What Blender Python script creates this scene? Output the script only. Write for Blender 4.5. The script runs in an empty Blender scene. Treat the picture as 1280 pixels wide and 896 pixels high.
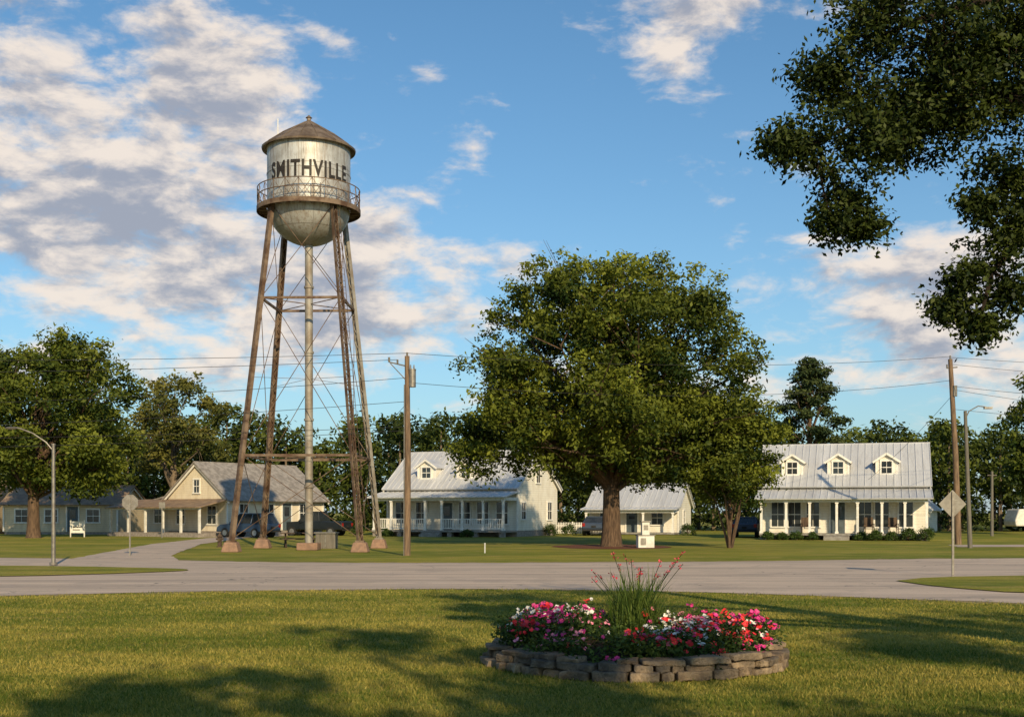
import bpy, math, random
import numpy as np
from mathutils import Vector, Matrix
random.seed(7)
rng = np.random.default_rng(7)
scene = bpy.context.scene
col = scene.collection
rad = math.radians

# ------------------------------------------------------------------ helpers
def empty(name, loc=(0, 0, 0), rotz=0.0):
    o = bpy.data.objects.new(name, None)
    o.empty_display_size = 0.1
    o.location = loc
    o.rotation_euler = (0, 0, rotz)
    col.objects.link(o)
    return o

class MB:
    def __init__(s):
        s.v = []; s.f = []; s.m = []
    def add(s, vs, fs, m=0):
        b = len(s.v)
        s.v += [tuple(v) for v in vs]
        s.f += [tuple(b + i for i in f) for f in fs]
        s.m += [m] * len(fs)
    def ob(s, c, a, b, d, m=0):
        c, a, b, d = Vector(c), Vector(a), Vector(b), Vector(d)
        vs = [c - a - b - d, c + a - b - d, c + a + b - d, c - a + b - d,
              c - a - b + d, c + a - b + d, c + a + b + d, c - a + b + d]
        s.add(vs, [(0, 3, 2, 1), (4, 5, 6, 7), (0, 1, 5, 4), (1, 2, 6, 5), (2, 3, 7, 6), (3, 0, 4, 7)], m)
    def box(s, x0, x1, y0, y1, z0, z1, m=0):
        s.ob(((x0 + x1) / 2, (y0 + y1) / 2, (z0 + z1) / 2), ((x1 - x0) / 2, 0, 0), (0, (y1 - y0) / 2, 0), (0, 0, (z1 - z0) / 2), m)
    def path(s, pts, rs, n=8, m=0, cap=True):
        pts = [Vector(p) for p in pts]
        rings = []
        prev = None
        for i, p in enumerate(pts):
            if i == 0: d = pts[1] - p
            elif i == len(pts) - 1: d = p - pts[i - 1]
            else: d = pts[i + 1] - pts[i - 1]
            d.normalize()
            if prev is None:
                up = Vector((0, 0, 1)) if abs(d.z) < .9 else Vector((1, 0, 0))
                u = d.cross(up).normalized()
            else:
                u = (prev - d * prev.dot(d)).normalized()
            w = d.cross(u)
            prev = u
            r = rs[i] if isinstance(rs, (list, tuple)) else rs
            rings.append([p + (u * math.cos(2 * math.pi * k / n) + w * math.sin(2 * math.pi * k / n)) * r for k in range(n)])
        vs = [v for ring in rings for v in ring]
        fs = []
        for i in range(len(rings) - 1):
            for k in range(n):
                k2 = (k + 1) % n
                fs.append((i * n + k, i * n + k2, (i + 1) * n + k2, (i + 1) * n + k))
        if cap:
            fs.append(tuple(range(n - 1, -1, -1)))
            b = (len(rings) - 1) * n
            fs.append(tuple(b + k for k in range(n)))
        s.add(vs, fs, m)
    def tube(s, p0, p1, r, r1=None, n=8, m=0):
        s.path([p0, p1], [r, r if r1 is None else r1], n, m)
    def slab(s, a, b, c, d, t, m=0):
        a, b, c, d = map(Vector, (a, b, c, d))
        n = (b - a).cross(d - a).normalized() * t
        s.add([a, b, c, d, a + n, b + n, c + n, d + n],
              [(0, 3, 2, 1), (4, 5, 6, 7), (0, 1, 5, 4), (1, 2, 6, 5), (2, 3, 7, 6), (3, 0, 4, 7)], m)
    def prism(s, poly, f, lo, hi, m=0):
        n = len(poly)
        vs = [f(p[0], p[1], lo) for p in poly] + [f(p[0], p[1], hi) for p in poly]
        fs = [tuple(range(n)), tuple(range(2 * n - 1, n - 1, -1))]
        for i in range(n):
            j = (i + 1) % n
            fs.append((i, i + n, j + n, j))
        s.add(vs, fs, m)
    def lathe(s, prof, c=(0, 0, 0), n=48, m=0):
        vs = []
        for r, z in prof:
            for k in range(n):
                a = 2 * math.pi * k / n
                vs.append((c[0] + r * math.cos(a), c[1] + r * math.sin(a), c[2] + z))
        fs = []
        for i in range(len(prof) - 1):
            for k in range(n):
                k2 = (k + 1) % n
                fs.append((i * n + k, i * n + k2, (i + 1) * n + k2, (i + 1) * n + k))
        s.add(vs, fs, m)
    def obj(s, name, mats, parent=None, smooth=False, bevel=0, fixn=True, loc=None, rotz=0):
        me = bpy.data.meshes.new(name)
        me.from_pydata(s.v, [], s.f)
        if not isinstance(mats, (list, tuple)): mats = [mats]
        for mt in mats: me.materials.append(mt)
        me.polygons.foreach_set('material_index', s.m)
        if fixn:
            import bmesh
            bm = bmesh.new(); bm.from_mesh(me)
            bmesh.ops.recalc_face_normals(bm, faces=bm.faces)
            bm.to_mesh(me); bm.free()
        if smooth:
            me.polygons.foreach_set('use_smooth', [True] * len(me.polygons))
            try: me.set_sharp_from_angle(angle=rad(40))
            except Exception: pass
        me.update()
        o = bpy.data.objects.new(name, me)
        col.objects.link(o)
        if parent: o.parent = parent
        if loc: o.location = loc
        o.rotation_euler[2] = rotz
        if bevel:
            b = o.modifiers.new('bev', 'BEVEL'); b.width = bevel; b.segments = 2; b.limit_method = 'ANGLE'
        return o

def fast_mesh(name, verts, k, tint, mat, parent=None):
    N = len(verts) // k
    me = bpy.data.meshes.new(name)
    me.vertices.add(N * k)
    me.vertices.foreach_set('co', np.ascontiguousarray(verts, dtype=np.float32).ravel())
    me.loops.add(N * k)
    me.loops.foreach_set('vertex_index', np.arange(N * k, dtype=np.int32))
    me.polygons.add(N)
    me.polygons.foreach_set('loop_start', np.arange(0, N * k, k, dtype=np.int32))
    me.update(calc_edges=True)
    at = me.attributes.new('tint', 'FLOAT', 'POINT')
    at.data.foreach_set('value', np.ascontiguousarray(np.repeat(tint, k), dtype=np.float32))
    me.materials.append(mat)
    o = bpy.data.objects.new(name, me)
    col.objects.link(o)
    if parent: o.parent = parent
    return o

# ------------------------------------------------------------------ materials
class NT:
    def __init__(s, tree): s.t = tree; s.n = tree.nodes; s.l = tree.links
    def new(s, t, **kw):
        nd = s.n.new(t)
        for k, v in kw.items(): setattr(nd, k, v)
        return nd
    def link(s, a, b): s.l.new(a, b)
    def setv(s, sock, v):
        if hasattr(v, 'is_output') or hasattr(v, 'links'): s.l.new(v, sock)
        else: sock.default_value = v
    def math(s, op, a, b=None, c=None, clamp=False):
        nd = s.new('ShaderNodeMath', operation=op); nd.use_clamp = clamp
        s.setv(nd.inputs[0], a)
        if b is not None: s.setv(nd.inputs[1], b)
        if c is not None: s.setv(nd.inputs[2], c)
        return nd.outputs[0]
    def vmath(s, op, a, b=None):
        nd = s.new('ShaderNodeVectorMath', operation=op)
        s.setv(nd.inputs[0], a)
        if b is not None: s.setv(nd.inputs[1], b)
        return nd.outputs[0]
    def mix(s, f, a, b, blend='MIX'):
        nd = s.new('ShaderNodeMix', data_type='RGBA', blend_type=blend)
        s.setv(nd.inputs[0], f); s.setv(nd.inputs[6], a); s.setv(nd.inputs[7], b)
        return nd.outputs[2]
    def noise(s, vec, scale, detail=5, rough=.55, dist=0.0):
        nd = s.new('ShaderNodeTexNoise')
        s.link(vec, nd.inputs['Vector'])
        nd.inputs['Scale'].default_value = scale
        nd.inputs['Detail'].default_value = detail
        nd.inputs['Roughness'].default_value = rough
        nd.inputs['Distortion'].default_value = dist
        return nd.outputs['Fac']
    def ramp(s, f, lo, hi):
        nd = s.new('ShaderNodeMapRange', interpolation_type='SMOOTHSTEP')
        s.setv(nd.inputs['Value'], f)
        nd.inputs['From Min'].default_value = lo; nd.inputs['From Max'].default_value = hi
        return nd.outputs['Result']

def c4(c): return (c[0], c[1], c[2], 1.0)

def base_mat(name):
    m = bpy.data.materials.new(name); m.use_nodes = True
    nt = NT(m.node_tree)
    bs = m.node_tree.nodes['Principled BSDF']
    tc = nt.new('ShaderNodeTexCoord')
    return m, nt, bs, tc.outputs['Object']

def pmat(name, c1, c2=None, scale=4, rough=.75, metal=0, bump=0.0, stretch=(1, 1, 1), lo=.35, hi=.65, spec=.3, fine=.0):
    m, nt, bs, ob = base_mat(name)
    v = nt.vmath('MULTIPLY', ob, stretch)
    n = nt.noise(v, scale, 5, .6)
    c2 = c2 or tuple(x * .75 for x in c1)
    colr = nt.mix(nt.ramp(n, lo, hi), c4(c1), c4(c2))
    bs.inputs['Roughness'].default_value = rough
    bs.inputs['Metallic'].default_value = metal
    bs.inputs['Specular IOR Level'].default_value = spec
    nt.link(colr, bs.inputs['Base Color'])
    if bump:
        b = nt.new('ShaderNodeBump'); b.inputs['Strength'].default_value = bump; b.inputs['Distance'].default_value = .05
        nt.link(nt.noise(v, scale * 4, 5, .65), b.inputs['Height']); nt.link(b.outputs[0], bs.inputs['Normal'])
    return m

def siding(name, c1, c2, board=.17):
    m, nt, bs, ob = base_mat(name)
    sep = nt.new('ShaderNodeSeparateXYZ'); nt.link(ob, sep.inputs[0])
    fr = nt.math('FRACT', nt.math('DIVIDE', sep.outputs[2], board))
    n = nt.noise(nt.vmath('MULTIPLY', ob, (1, 1, .35)), 2.2, 6, .65)
    base = nt.mix(nt.ramp(n, .35, .75), c4(c1), c4(c2))
    groove = nt.ramp(fr, .0, .14)
    base = nt.mix(groove, c4(tuple(x * .62 for x in c1)), base)
    nt.link(base, bs.inputs['Base Color'])
    bs.inputs['Roughness'].default_value = .65; bs.inputs['Specular IOR Level'].default_value = .25
    b = nt.new('ShaderNodeBump'); b.inputs['Strength'].default_value = .6; b.inputs['Distance'].default_value = .03
    nt.link(fr, b.inputs['Height']); nt.link(b.outputs[0], bs.inputs['Normal'])
    return m

def roof_mat(name, c1, c2, c3):
    m, nt, bs, ob = base_mat(name)
    sep = nt.new('ShaderNodeSeparateXYZ'); nt.link(ob, sep.inputs[0])
    pan = nt.math('FLOOR', nt.math('DIVIDE', sep.outputs[0], .9))
    wn = nt.new('ShaderNodeTexWhiteNoise', noise_dimensions='1D'); nt.link(pan, wn.inputs['W'])
    n = nt.noise(nt.vmath('MULTIPLY', ob, (4, .5, .5)), 1.4, 6, .65)
    n2 = nt.noise(ob, 1.1, 6, .7)
    c = nt.mix(wn.outputs['Value'], c4(c1), c4(c2))
    c = nt.mix(nt.math('MULTIPLY', nt.ramp(n, .42, .72), .5), c, c4(tuple(x * .7 for x in c2)))
    c = nt.mix(nt.math('MULTIPLY', nt.ramp(n2, .60, .78), .4), c, c4(c3))
    nt.link(c, bs.inputs['Base Color'])
    bs.inputs['Roughness'].default_value = .45; bs.inputs['Metallic'].default_value = .2
    return m

def leafmat(name, dark, light, trans=.25, rough=.6):
    m, nt, bs, ob = base_mat(name)
    at = nt.new('ShaderNodeAttribute'); at.attribute_name = 'tint'
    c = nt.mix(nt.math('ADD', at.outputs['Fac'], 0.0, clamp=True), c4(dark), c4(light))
    nt.link(c, bs.inputs['Base Color'])
    bs.inputs['Roughness'].default_value = rough; bs.inputs['Specular IOR Level'].default_value = .2
    tr = nt.new('ShaderNodeBsdfTranslucent')
    nt.link(nt.mix(1.0, c, (1.25, 1.2, .6, 1), 'MULTIPLY'), tr.inputs['Color'])
    mx = nt.new('ShaderNodeMixShader'); mx.inputs[0].default_value = trans
    nt.link(bs.outputs[0], mx.inputs[1]); nt.link(tr.outputs[0], mx.inputs[2])
    nt.link(mx.outputs[0], m.node_tree.nodes['Material Output'].inputs['Surface'])
    return m

def grass_ground(name):
    m, nt, bs, ob = base_mat(name)
    n1 = nt.noise(nt.vmath('MULTIPLY', ob, (.6, 1, 1)), .16, 5, .6); n2 = nt.noise(nt.vmath('MULTIPLY', ob, (.5, 1, 1)), 1.1, 6, .7); n3 = nt.noise(nt.vmath('MULTIPLY', ob, (1, .5, 1)), 22, 4, .7)
    n4 = nt.noise(nt.vmath('MULTIPLY', ob, (.35, 1, 1)), .42, 6, .7)
    c = nt.mix(nt.ramp(n1, .36, .62), (.20, .23, .028, 1), (.38, .33, .055, 1))
    c = nt.mix(nt.math('MULTIPLY', nt.ramp(n2, .46, .66), .75), c, (.48, .35, .11, 1))
    c = nt.mix(nt.math('MULTIPLY', nt.ramp(n4, .48, .62), .6), c, (.11, .145, .02, 1))
    c = nt.mix(nt.math('MULTIPLY', nt.ramp(n3, .35, .7), .6), c, (.09, .115, .018, 1))
    nt.link(c, bs.inputs['Base Color'])
    bs.inputs['Roughness'].default_value = .9; bs.inputs['Specular IOR Level'].default_value = .1
    b = nt.new('ShaderNodeBump'); b.inputs['Strength'].default_value = .8; b.inputs['Distance'].default_value = .06
    nt.link(nt.noise(ob, 14, 6, .75), b.inputs['Height']); nt.link(b.outputs[0], bs.inputs['Normal'])
    return m

def road_mat(name):
    m, nt, bs, ob = base_mat(name)
    n1 = nt.noise(nt.vmath('MULTIPLY', ob, (.07, 1, 1)), 1.0, 6, .65)
    n1b = nt.noise(ob, .5, 6, .7)
    n2 = nt.noise(ob, 26, 4, .7)
    c = nt.mix(nt.ramp(n1, .36, .64), (.62, .49, .385, 1), (.43, .345, .28, 1))
    c = nt.mix(nt.math('MULTIPLY', nt.ramp(n1b, .5, .62), .5), c, (.35, .29, .245, 1))
    c = nt.mix(nt.math('MULTIPLY', nt.ramp(n2, .4, .7), .4), c, (.28, .235, .20, 1))
    vo = nt.new('ShaderNodeTexVoronoi', feature='DISTANCE_TO_EDGE'); vo.inputs['Scale'].default_value = .2
    nz = nt.new('ShaderNodeTexNoise'); nt.link(ob, nz.inputs['Vector']); nz.inputs['Scale'].default_value = 1.2
    dv = nt.vmath('ADD', ob, nt.vmath('MULTIPLY', nz.outputs['Color'], (1.6, 1.6, 0)))
    nt.link(dv, vo.inputs['Vector'])
    cr = nt.ramp(vo.outputs['Distance'], .001, .007)
    c = nt.mix(nt.math('ADD', cr, nt.math('MULTIPLY', nt.ramp(nt.noise(ob, .4, 3), .42, .55), .8), clamp=True), (.2, .18, .16, 1), c)
    nt.link(c, bs.inputs['Base Color'])
    bs.inputs['Roughness'].default_value = .9; bs.inputs['Specular IOR Level'].default_value = .2
    b = nt.new('ShaderNodeBump'); b.inputs['Strength'].default_value = .4; b.inputs['Distance'].default_value = .01
    nt.link(n2, b.inputs['Height']); nt.link(b.outputs[0], bs.inputs['Normal'])
    return m

def tank_mat(name):
    m, nt, bs, ob = base_mat(name)
    sep = nt.new('ShaderNodeSeparateXYZ'); nt.link(ob, sep.inputs[0])
    ang = nt.math('ARCTAN2', sep.outputs[1], sep.outputs[0])
    fa = nt.math('FRACT', nt.math('MULTIPLY', ang, 10 / (2 * math.pi)))
    fz = nt.math('FRACT', nt.math('DIVIDE', sep.outputs[2], 1.38))
    ea = nt.math('LESS_THAN', fa, .03); ez = nt.math('LESS_THAN', fz, .03)
    seam = nt.math('MAXIMUM', ea, ez)
    n1 = nt.noise(ob, 1.1, 7, .65)
    st = nt.noise(nt.vmath('MULTIPLY', ob, (5, 5, .35)), 1.6, 6, .65)
    st2 = nt.noise(nt.vmath('MULTIPLY', ob, (9, 9, .5)), 2.2, 5, .7)
    c = nt.mix(nt.ramp(n1, .35, .68), (.52, .53, .53, 1), (.33, .32, .30, 1))
    c = nt.mix(nt.math('MULTIPLY', nt.ramp(st, .46, .66), .65), c, (.24, .17, .115, 1))
    c = nt.mix(nt.math('MULTIPLY', nt.ramp(st2, .52, .68), .7), c, (.12, .085, .062, 1))
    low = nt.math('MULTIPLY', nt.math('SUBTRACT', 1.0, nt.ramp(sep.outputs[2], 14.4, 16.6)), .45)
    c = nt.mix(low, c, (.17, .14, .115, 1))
    c = nt.mix(nt.math('MULTIPLY', seam, .6), c, (.15, .13, .11, 1))
    nt.link(c, bs.inputs['Base Color'])
    bs.inputs['Roughness'].default_value = .5; bs.inputs['Metallic'].default_value = .25
    return m

M = {}
M['grass'] = grass_ground('lawn_grass')
M['road'] = road_mat('worn_asphalt')
M['dirt'] = pmat('road_verge_dirt', (.34, .25, .14), (.19, .17, .06), 3, .95, 0, .6)
M['white'] = pmat('white_paint', (.74, .72, .67), (.6, .57, .51), 3, .6)
M['trim'] = pmat('white_trim', (.8, .78, .74), (.68, .66, .61), 5, .5)
M['siding'] = siding('white_siding', (.80, .77, .69), (.66, .61, .52))
M['cream'] = siding('cream_siding', (.76, .68, .54), (.60, .52, .40))
M['tan'] = siding('tan_siding', (.72, .60, .42), (.58, .47, .33))
M['metalroof'] = roof_mat('galvanised_roof', (.64, .645, .66), (.54, .545, .56), (.40, .35, .30))
M['shingle'] = pmat('grey_shingles', (.33, .30, .275), (.20, .18, .165), 3, .85, 0, .5)
M['brownroof'] = pmat('rusty_porch_roof', (.33, .23, .15), (.20, .14, .1), 2, .7, .1)
M['found'] = pmat('foundation_block', (.32, .28, .25), (.22, .19, .17), 6, .9, 0, .4)
M['floor'] = pmat('porch_floor', (.30, .29, .27), (.22, .2, .18), 4, .7)
M['glass'] = pmat('window_glass', (.02, .025, .03), (.035, .04, .045), 1.5, .08, 0, 0, spec=.7)
M['door'] = pmat('painted_door', (.10, .13, .15), (.07, .09, .1), 3, .5)
M['wooddark'] = pmat('dark_wood', (.11, .075, .05), (.06, .04, .03), 8, .8, 0, .4, (1, 1, .2))
M['pole'] = pmat('pole_wood', (.24, .16, .10), (.12, .08, .055), 5, .85, 0, .5, (3, 3, .3))
M['polegrey'] = pmat('pole_wood_grey', (.19, .17, .145), (.12, .11, .09), 5, .85, 0, .5, (3, 3, .3))
M['galv'] = pmat('galvanised_steel', (.27, .255, .225), (.19, .17, .15), 6, .5, .5)
M['signback'] = pmat('sign_aluminium', (.25, .235, .21), (.18, .165, .145), 5, .5, .4)
M['steel'] = pmat('rusty_steel', (.215, .155, .11), (.09, .05, .032), 1.8, .75, .15, .2)
M['steelgrey'] = pmat('grey_steel', (.34, .32, .285), (.22, .18, .14), 1.2, .6, .25, .2)
M['tank'] = tank_mat('tank_metal')
M['tankroof'] = pmat('tank_roof_metal', (.24, .185, .14), (.12, .085, .06), 1.5, .6, .3, .2)
M['text'] = pmat('lettering_paint', (.02, .016, .014), (.035, .028, .024), 6, .6)
M['concrete'] = pmat('concrete', (.31, .19, .13), (.22, .14, .1), 5, .9, 0, .5)
M['bark'] = pmat('bark', (.17, .11, .07), (.07, .045, .03), 4, .95, 0, 1.0, (4, 4, .5))
M['barkgrey'] = pmat('grey_bark', (.26, .2, .14), (.14, .105, .075), 6, .95, 0, 1.0, (3, 3, .5))
M['barkdark'] = pmat('dark_bark', (.06, .042, .03), (.03, .022, .017), 9, .95, 0, 1.0, (3, 3, .5))
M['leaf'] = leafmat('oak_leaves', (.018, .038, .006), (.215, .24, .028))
M['leaf2'] = leafmat('bright_leaves', (.028, .052, .008), (.21, .235, .03))
M['leafdry'] = leafmat('yellowing_leaves', (.06, .075, .016), (.23, .21, .05))
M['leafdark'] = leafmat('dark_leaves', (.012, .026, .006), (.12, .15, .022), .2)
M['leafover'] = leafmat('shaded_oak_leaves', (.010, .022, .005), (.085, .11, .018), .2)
M['pine'] = leafmat('pine_needles', (.018, .036, .012), (.085, .105, .028), .1)
M['bush'] = leafmat('shrub_leaves', (.02, .045, .010), (.10, .15, .03))
M['blade'] = leafmat('grass_blades', (.075, .12, .014), (.46, .37, .095), .3)
M['reed'] = leafmat('ornamental_blades', (.05, .10, .015), (.20, .26, .06), .3)
M['mulch'] = pmat('mulch', (.24, .085, .042), (.11, .045, .026), 14, .95, 0, 1.0)
M['soil'] = pmat('soil', (.06, .04, .028), (.03, .02, .015), 16, .95, 0, 1.0)
M['wire'] = pmat('wire', (.03, .03, .03), (.02, .02, .02), 3, .6)
M['tyre'] = pmat('tyre', (.02, .02, .02), (.03, .03, .03), 6, .85)
M['rim'] = pmat('wheel_rim', (.45, .45, .46), (.35, .35, .36), 6, .35, .7)
M['red'] = pmat('tail_lamp', (.35, .02, .015), (.25, .015, .01), 6, .3)
M['lamp'] = pmat('head_lamp', (.6, .6, .58), (.5, .5, .48), 6, .2)

# ------------------------------------------------------------------ ground and roads
mb = MB(); mb.add([(-1500, -300, 0), (1500, -300, 0), (1500, 2500, 0), (-1500, 2500, 0)], [(0, 1, 2, 3)])
mb.obj('ground', M['grass'])

def sheet(name, pts, z, mat, jit=.12, step=.8, seed=1):
    r = random.Random(seed)
    out = []
    for i in range(len(pts)):
        a = Vector(pts[i]); b = Vector(pts[(i + 1) % len(pts)])
        n = max(1, int((b - a).length / step))
        for k in range(n):
            p = a.lerp(b, k / n)
            out.append((p.x + r.uniform(-jit, jit) * .5, p.y + r.uniform(-jit, jit), z))
    m = MB(); m.add(out, [tuple(range(len(out)))])
    return m.obj(name, mat)
def smoothc(pts, it=2):
    for _ in range(it):
        q = [pts[0]]
        for a, b in zip(pts[:-1], pts[1:]):
            q.append((a[0] * .75 + b[0] * .25, a[1] * .75 + b[1] * .25)); q.append((a[0] * .25 + b[0] * .75, a[1] * .25 + b[1] * .75))
        q.append(pts[-1]); pts = q
    return pts
near = smoothc([(-60, 10), (-40, 17), (-16.7, 24.1), (-11, 25.7), (-6.2, 27.6), (-.76, 28.4), (4.7, 27), (10.1, 23.7), (14.5, 20.5), (30, 8), (45, -10)])
far = smoothc([(90, 10), (80, 52), (20, 47.5), (8, 43.5), (0, 42.5), (-8, 42.5), (-12, 44.5), (-20, 47.5), (-45, 52), (-90, 56), (-90, 10)])
sheet('road', near + far, .010, M['road'])
sheet('road_verge', [(x, y - .28) for x, y in near] + [(x, y + .55) for x, y in far], .004, M['dirt'], .45, .35, seed=9)
sheet('driveway', [(-16.9, 46), (-12.2, 44), (-14.2, 50), (-17.5, 67.5), (-18.6, 84), (-17, 92), (-20.2, 93), (-21.2, 84), (-20.3, 67.5), (-18.2, 54)], .016, M['road'], seed=3)
sheet('road_far', [(23, 62), (90, 66), (90, 71), (24, 66)], .012, M['road'], seed=4)
sheet('grass_island', smoothc([(-60, 43), (-18, 40.3), (-13, 39.1), (-9.4, 37.2), (-11, 35.2), (-14.5, 32.9), (-30, 29), (-60, 20)]), .03, M['grass'], .05, seed=5)
sheet('grass_island', smoothc([(10.0, 31.2), (11.5, 32.9), (14.4, 33.7), (25, 35.5), (60, 38), (60, 0), (35, 10), (22, 20), (11.3, 26.2), (10.2, 28.7), (10.0, 31.2)], 1), .03, M['grass'], .05, seed=6)

# ------------------------------------------------------------------ grass blades
def blades(name, n, y0, y1, hmin, hmax, w, test=None):
    u = rng.random(n)
    y = y0 * (y1 / y0) ** u
    x = (rng.random(n) * 2 - 1) * (.5 * y + 1.2)
    if test is not None:
        k = test(x, y); x = x[k]; y = y[k]
    n = len(x)
    clump = .5 + .5 * np.sin(x * 3.1 + 2 * np.sin(y * 2.3)) * np.sin(y * 3.7 + 1.5 * np.sin(x * 1.9))
    h = rng.uniform(hmin, hmax, n) * (.75 + .5 * clump); a = rng.uniform(0, 2 * np.pi, n)
    tall = rng.random(n) < .05; h[tall] *= 1.6
    ww = w * rng.uniform(.6, 1.4, n) * (y / 14) ** .6
    lean = rng.normal(0, .45, (n, 2)) * h[:, None]
    V = np.zeros((n, 3, 3))
    V[:, 0, 0] = x - np.cos(a) * ww; V[:, 0, 1] = y - np.sin(a) * ww
    V[:, 1, 0] = x + np.cos(a) * ww; V[:, 1, 1] = y + np.sin(a) * ww
    V[:, 2, 0] = x + lean[:, 0]; V[:, 2, 1] = y + lean[:, 1]; V[:, 2, 2] = h
    pat = .36 + .19 * np.sin(x * .5 + 1.3 * np.sin(y * .5)) * np.sin(y * .9 + x * .3) + .15 * np.sin(y * 1.5 + 1.5 * np.sin(x * .45)) + .2 * np.sin(x * 1.9 + 2 * np.sin(y * 1.7)) * np.sin(y * 2.9 + np.sin(x * 1.3))
    t = np.clip(pat + rng.normal(0, .26, n), 0, 1)
    return fast_mesh(name, V.reshape(-1, 3), 3, t, M['blade'])
nearx = np.array([p[0] for p in near]); neary = np.array([p[1] for p in near])
PC = (1.5, 14.5); PR = 1.83
def ok(x, y):
    return (y < np.interp(x, nearx, neary) - .15 + rng.normal(0, .16, len(x))) & ((x - PC[0]) ** 2 + (y - PC[1]) ** 2 > (PR - .05) ** 2)
blades('grass', 360000, 9.2, 29, .015, .045, .006, ok)

# ------------------------------------------------------------------ trees
def foliage(name, clumps, nper, leaf, mat, parent, flat=.7, seed=0, droop=0.0):
    r = np.random.default_rng(seed)
    C = np.array([c[:3] for c in clumps]); R = np.array([c[3] for c in clumps]); T = np.array([c[4] for c in clumps])
    cnt = np.maximum(3, (nper * (R / R.mean()) ** 2)).astype(int)
    idx = np.repeat(np.arange(len(C)), cnt); N = len(idx)
    off = r.normal(0, .5, (N, 3)); off[:, 2] *= flat
    P = C[idx] + off * R[idx][:, None]
    P[:, 2] -= droop * (off[:, 0] ** 2 + off[:, 1] ** 2) * R[idx]
    nrm = off * .6 + r.normal(0, .6, (N, 3)) + np.array([0, 0, .55])
    nrm /= np.linalg.norm(nrm, axis=1)[:, None]
    t = np.cross(nrm, r.normal(0, 1, (N, 3))); t /= np.linalg.norm(t, axis=1)[:, None]
    b = np.cross(nrm, t)
    s = leaf * r.uniform(.55, 1.3, N)[:, None]
    V = np.stack([P + t * s, P + b * s * .5, P - t * s, P - b * s * .5], axis=1)
    tint = np.clip(T[idx] + r.normal(0, .13, N) + .2 * off[:, 2], 0, 1)  # upper leaves of each clump tinted lighter, top light put into the colour
    return fast_mesh(name, V.reshape(-1, 3), 4, tint, mat, parent)

def make_clumps(lobes, per, cr, seed):
    r = np.random.default_rng(seed)
    out = []
    for (x, y, z, rx, rz) in lobes:
        k = int(per * r.uniform(.8, 1.2))
        base = r.uniform(.12, .58)
        for _ in range(k):
            d = r.normal(0, 1, 3); d /= np.linalg.norm(d)
            if d[2] < -.3 and r.random() < .5: d[2] *= -1
            f = r.uniform(.45, 1.25)
            out.append((x + d[0] * rx * f, y + d[1] * rx * f, z + d[2] * rz * f, cr * r.uniform(.5, 1.4) * (1.25 - .35 * f), base + r.normal(0, .12) + .16 * d[2] + .25 * (f - .9)))  # light painted into the tint: upper and outer clumps lighter, inner ones darker
    return out

def tree(name, loc, fork, tr, lobes, per=14, cr=.7, nper=60, leaf=.2, leafm='leaf', bark='bark', seed=0, flat=.7, twigs=4, lean=(0, 0), droop=0.0, flare=1.4):
    r = random.Random(seed)
    e = empty(name, loc)
    mb = MB()
    top = max(lobes, key=lambda l: l[2])
    fx, fy = lean
    mb.path([(0, 0, -.1), (0, 0, .15), (fx * .15, fy * .15, fork * .25), (fx * .5, fy * .5, fork * .6), (fx, fy, fork),
             (fx * .7 + top[0] * .3, fy + top[1] * .3, fork + (top[2] - fork) * .45), (top[0], top[1], top[2])],
            [tr * flare, tr * (1 + (flare - 1) * .5), tr * 1.02, tr * .92, tr * .85, tr * .4, tr * .08], 12)
    cl = make_clumps(lobes, per, cr, seed)
    for i, l in enumerate(lobes):
        s = r.uniform(.75, 1.0) * fork if l[2] < (fork + top[2]) * .5 else fork + (top[2] - fork) * r.uniform(.0, .3)
        p0 = Vector((fx * min(1, s / fork), fy * min(1, s / fork), s))
        if s > fork: p0 = Vector((fx, fy, fork)).lerp(Vector((fx * .7 + top[0] * .3, fy + top[1] * .3, fork + (top[2] - fork) * .45)), (s - fork) / max(.01, (top[2] - fork) * .45))
        p3 = Vector(l[:3])
        d = p3 - p0
        m1 = p0 + d * .35 + Vector((r.uniform(-.08, .08) * d.length, r.uniform(-.08, .08) * d.length, .08 * d.length))
        m2 = p0 + d * .7 + Vector((r.uniform(-.06, .06) * d.length, r.uniform(-.06, .06) * d.length, .06 * d.length))
        b = tr * r.uniform(.22, .38)
        mb.path([p0, m1, m2, p3], [b, b * .7, b * .45, b * .18], 7)
        for _ in range(twigs):
            q = p3 + Vector((r.gauss(0, 1) * l[3] * .6, r.gauss(0, 1) * l[3] * .6, r.gauss(.2, .6) * l[4]))
            st = m2.lerp(p3, r.random())
            mb.path([st, (st + q) / 2 + Vector((0, 0, .05 * l[3])), q], [b * .25, b * .15, b * .05], 5)
    mb.obj('trunk', M[bark], e, smooth=True, fixn=False)
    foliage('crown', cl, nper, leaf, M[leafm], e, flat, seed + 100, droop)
    return e

def auto_lobes(R, z0, z1, n, seed, lr=.34, ex=2.0, cx=0, cy=0, low=.42, inner=.3, Ry=None, jit=.1):
    r = np.random.default_rng(seed); out = []
    Ry = Ry or R
    zc = z0 + (z1 - z0) * low
    for i in range(n):
        zt = -1 + 2 * (i + .5) / n
        a = i * 2.39996 + r.uniform(-.3, .3)
        hr = (1 - abs(zt) ** ex) ** (1 / ex)
        f = (1 - lr) * r.uniform(1 - jit, 1 + jit * .8)
        if r.random() < inner: f *= .5
        z = zc + (zt * (z1 - zc) if zt > 0 else zt * (zc - z0)) * (1 - lr * .7)
        q = R * lr * r.uniform(.7, 1.2)
        out.append((cx + math.cos(a) * hr * R * f, cy + math.sin(a) * hr * Ry * f, z, q, q * .75))
    return out

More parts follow.
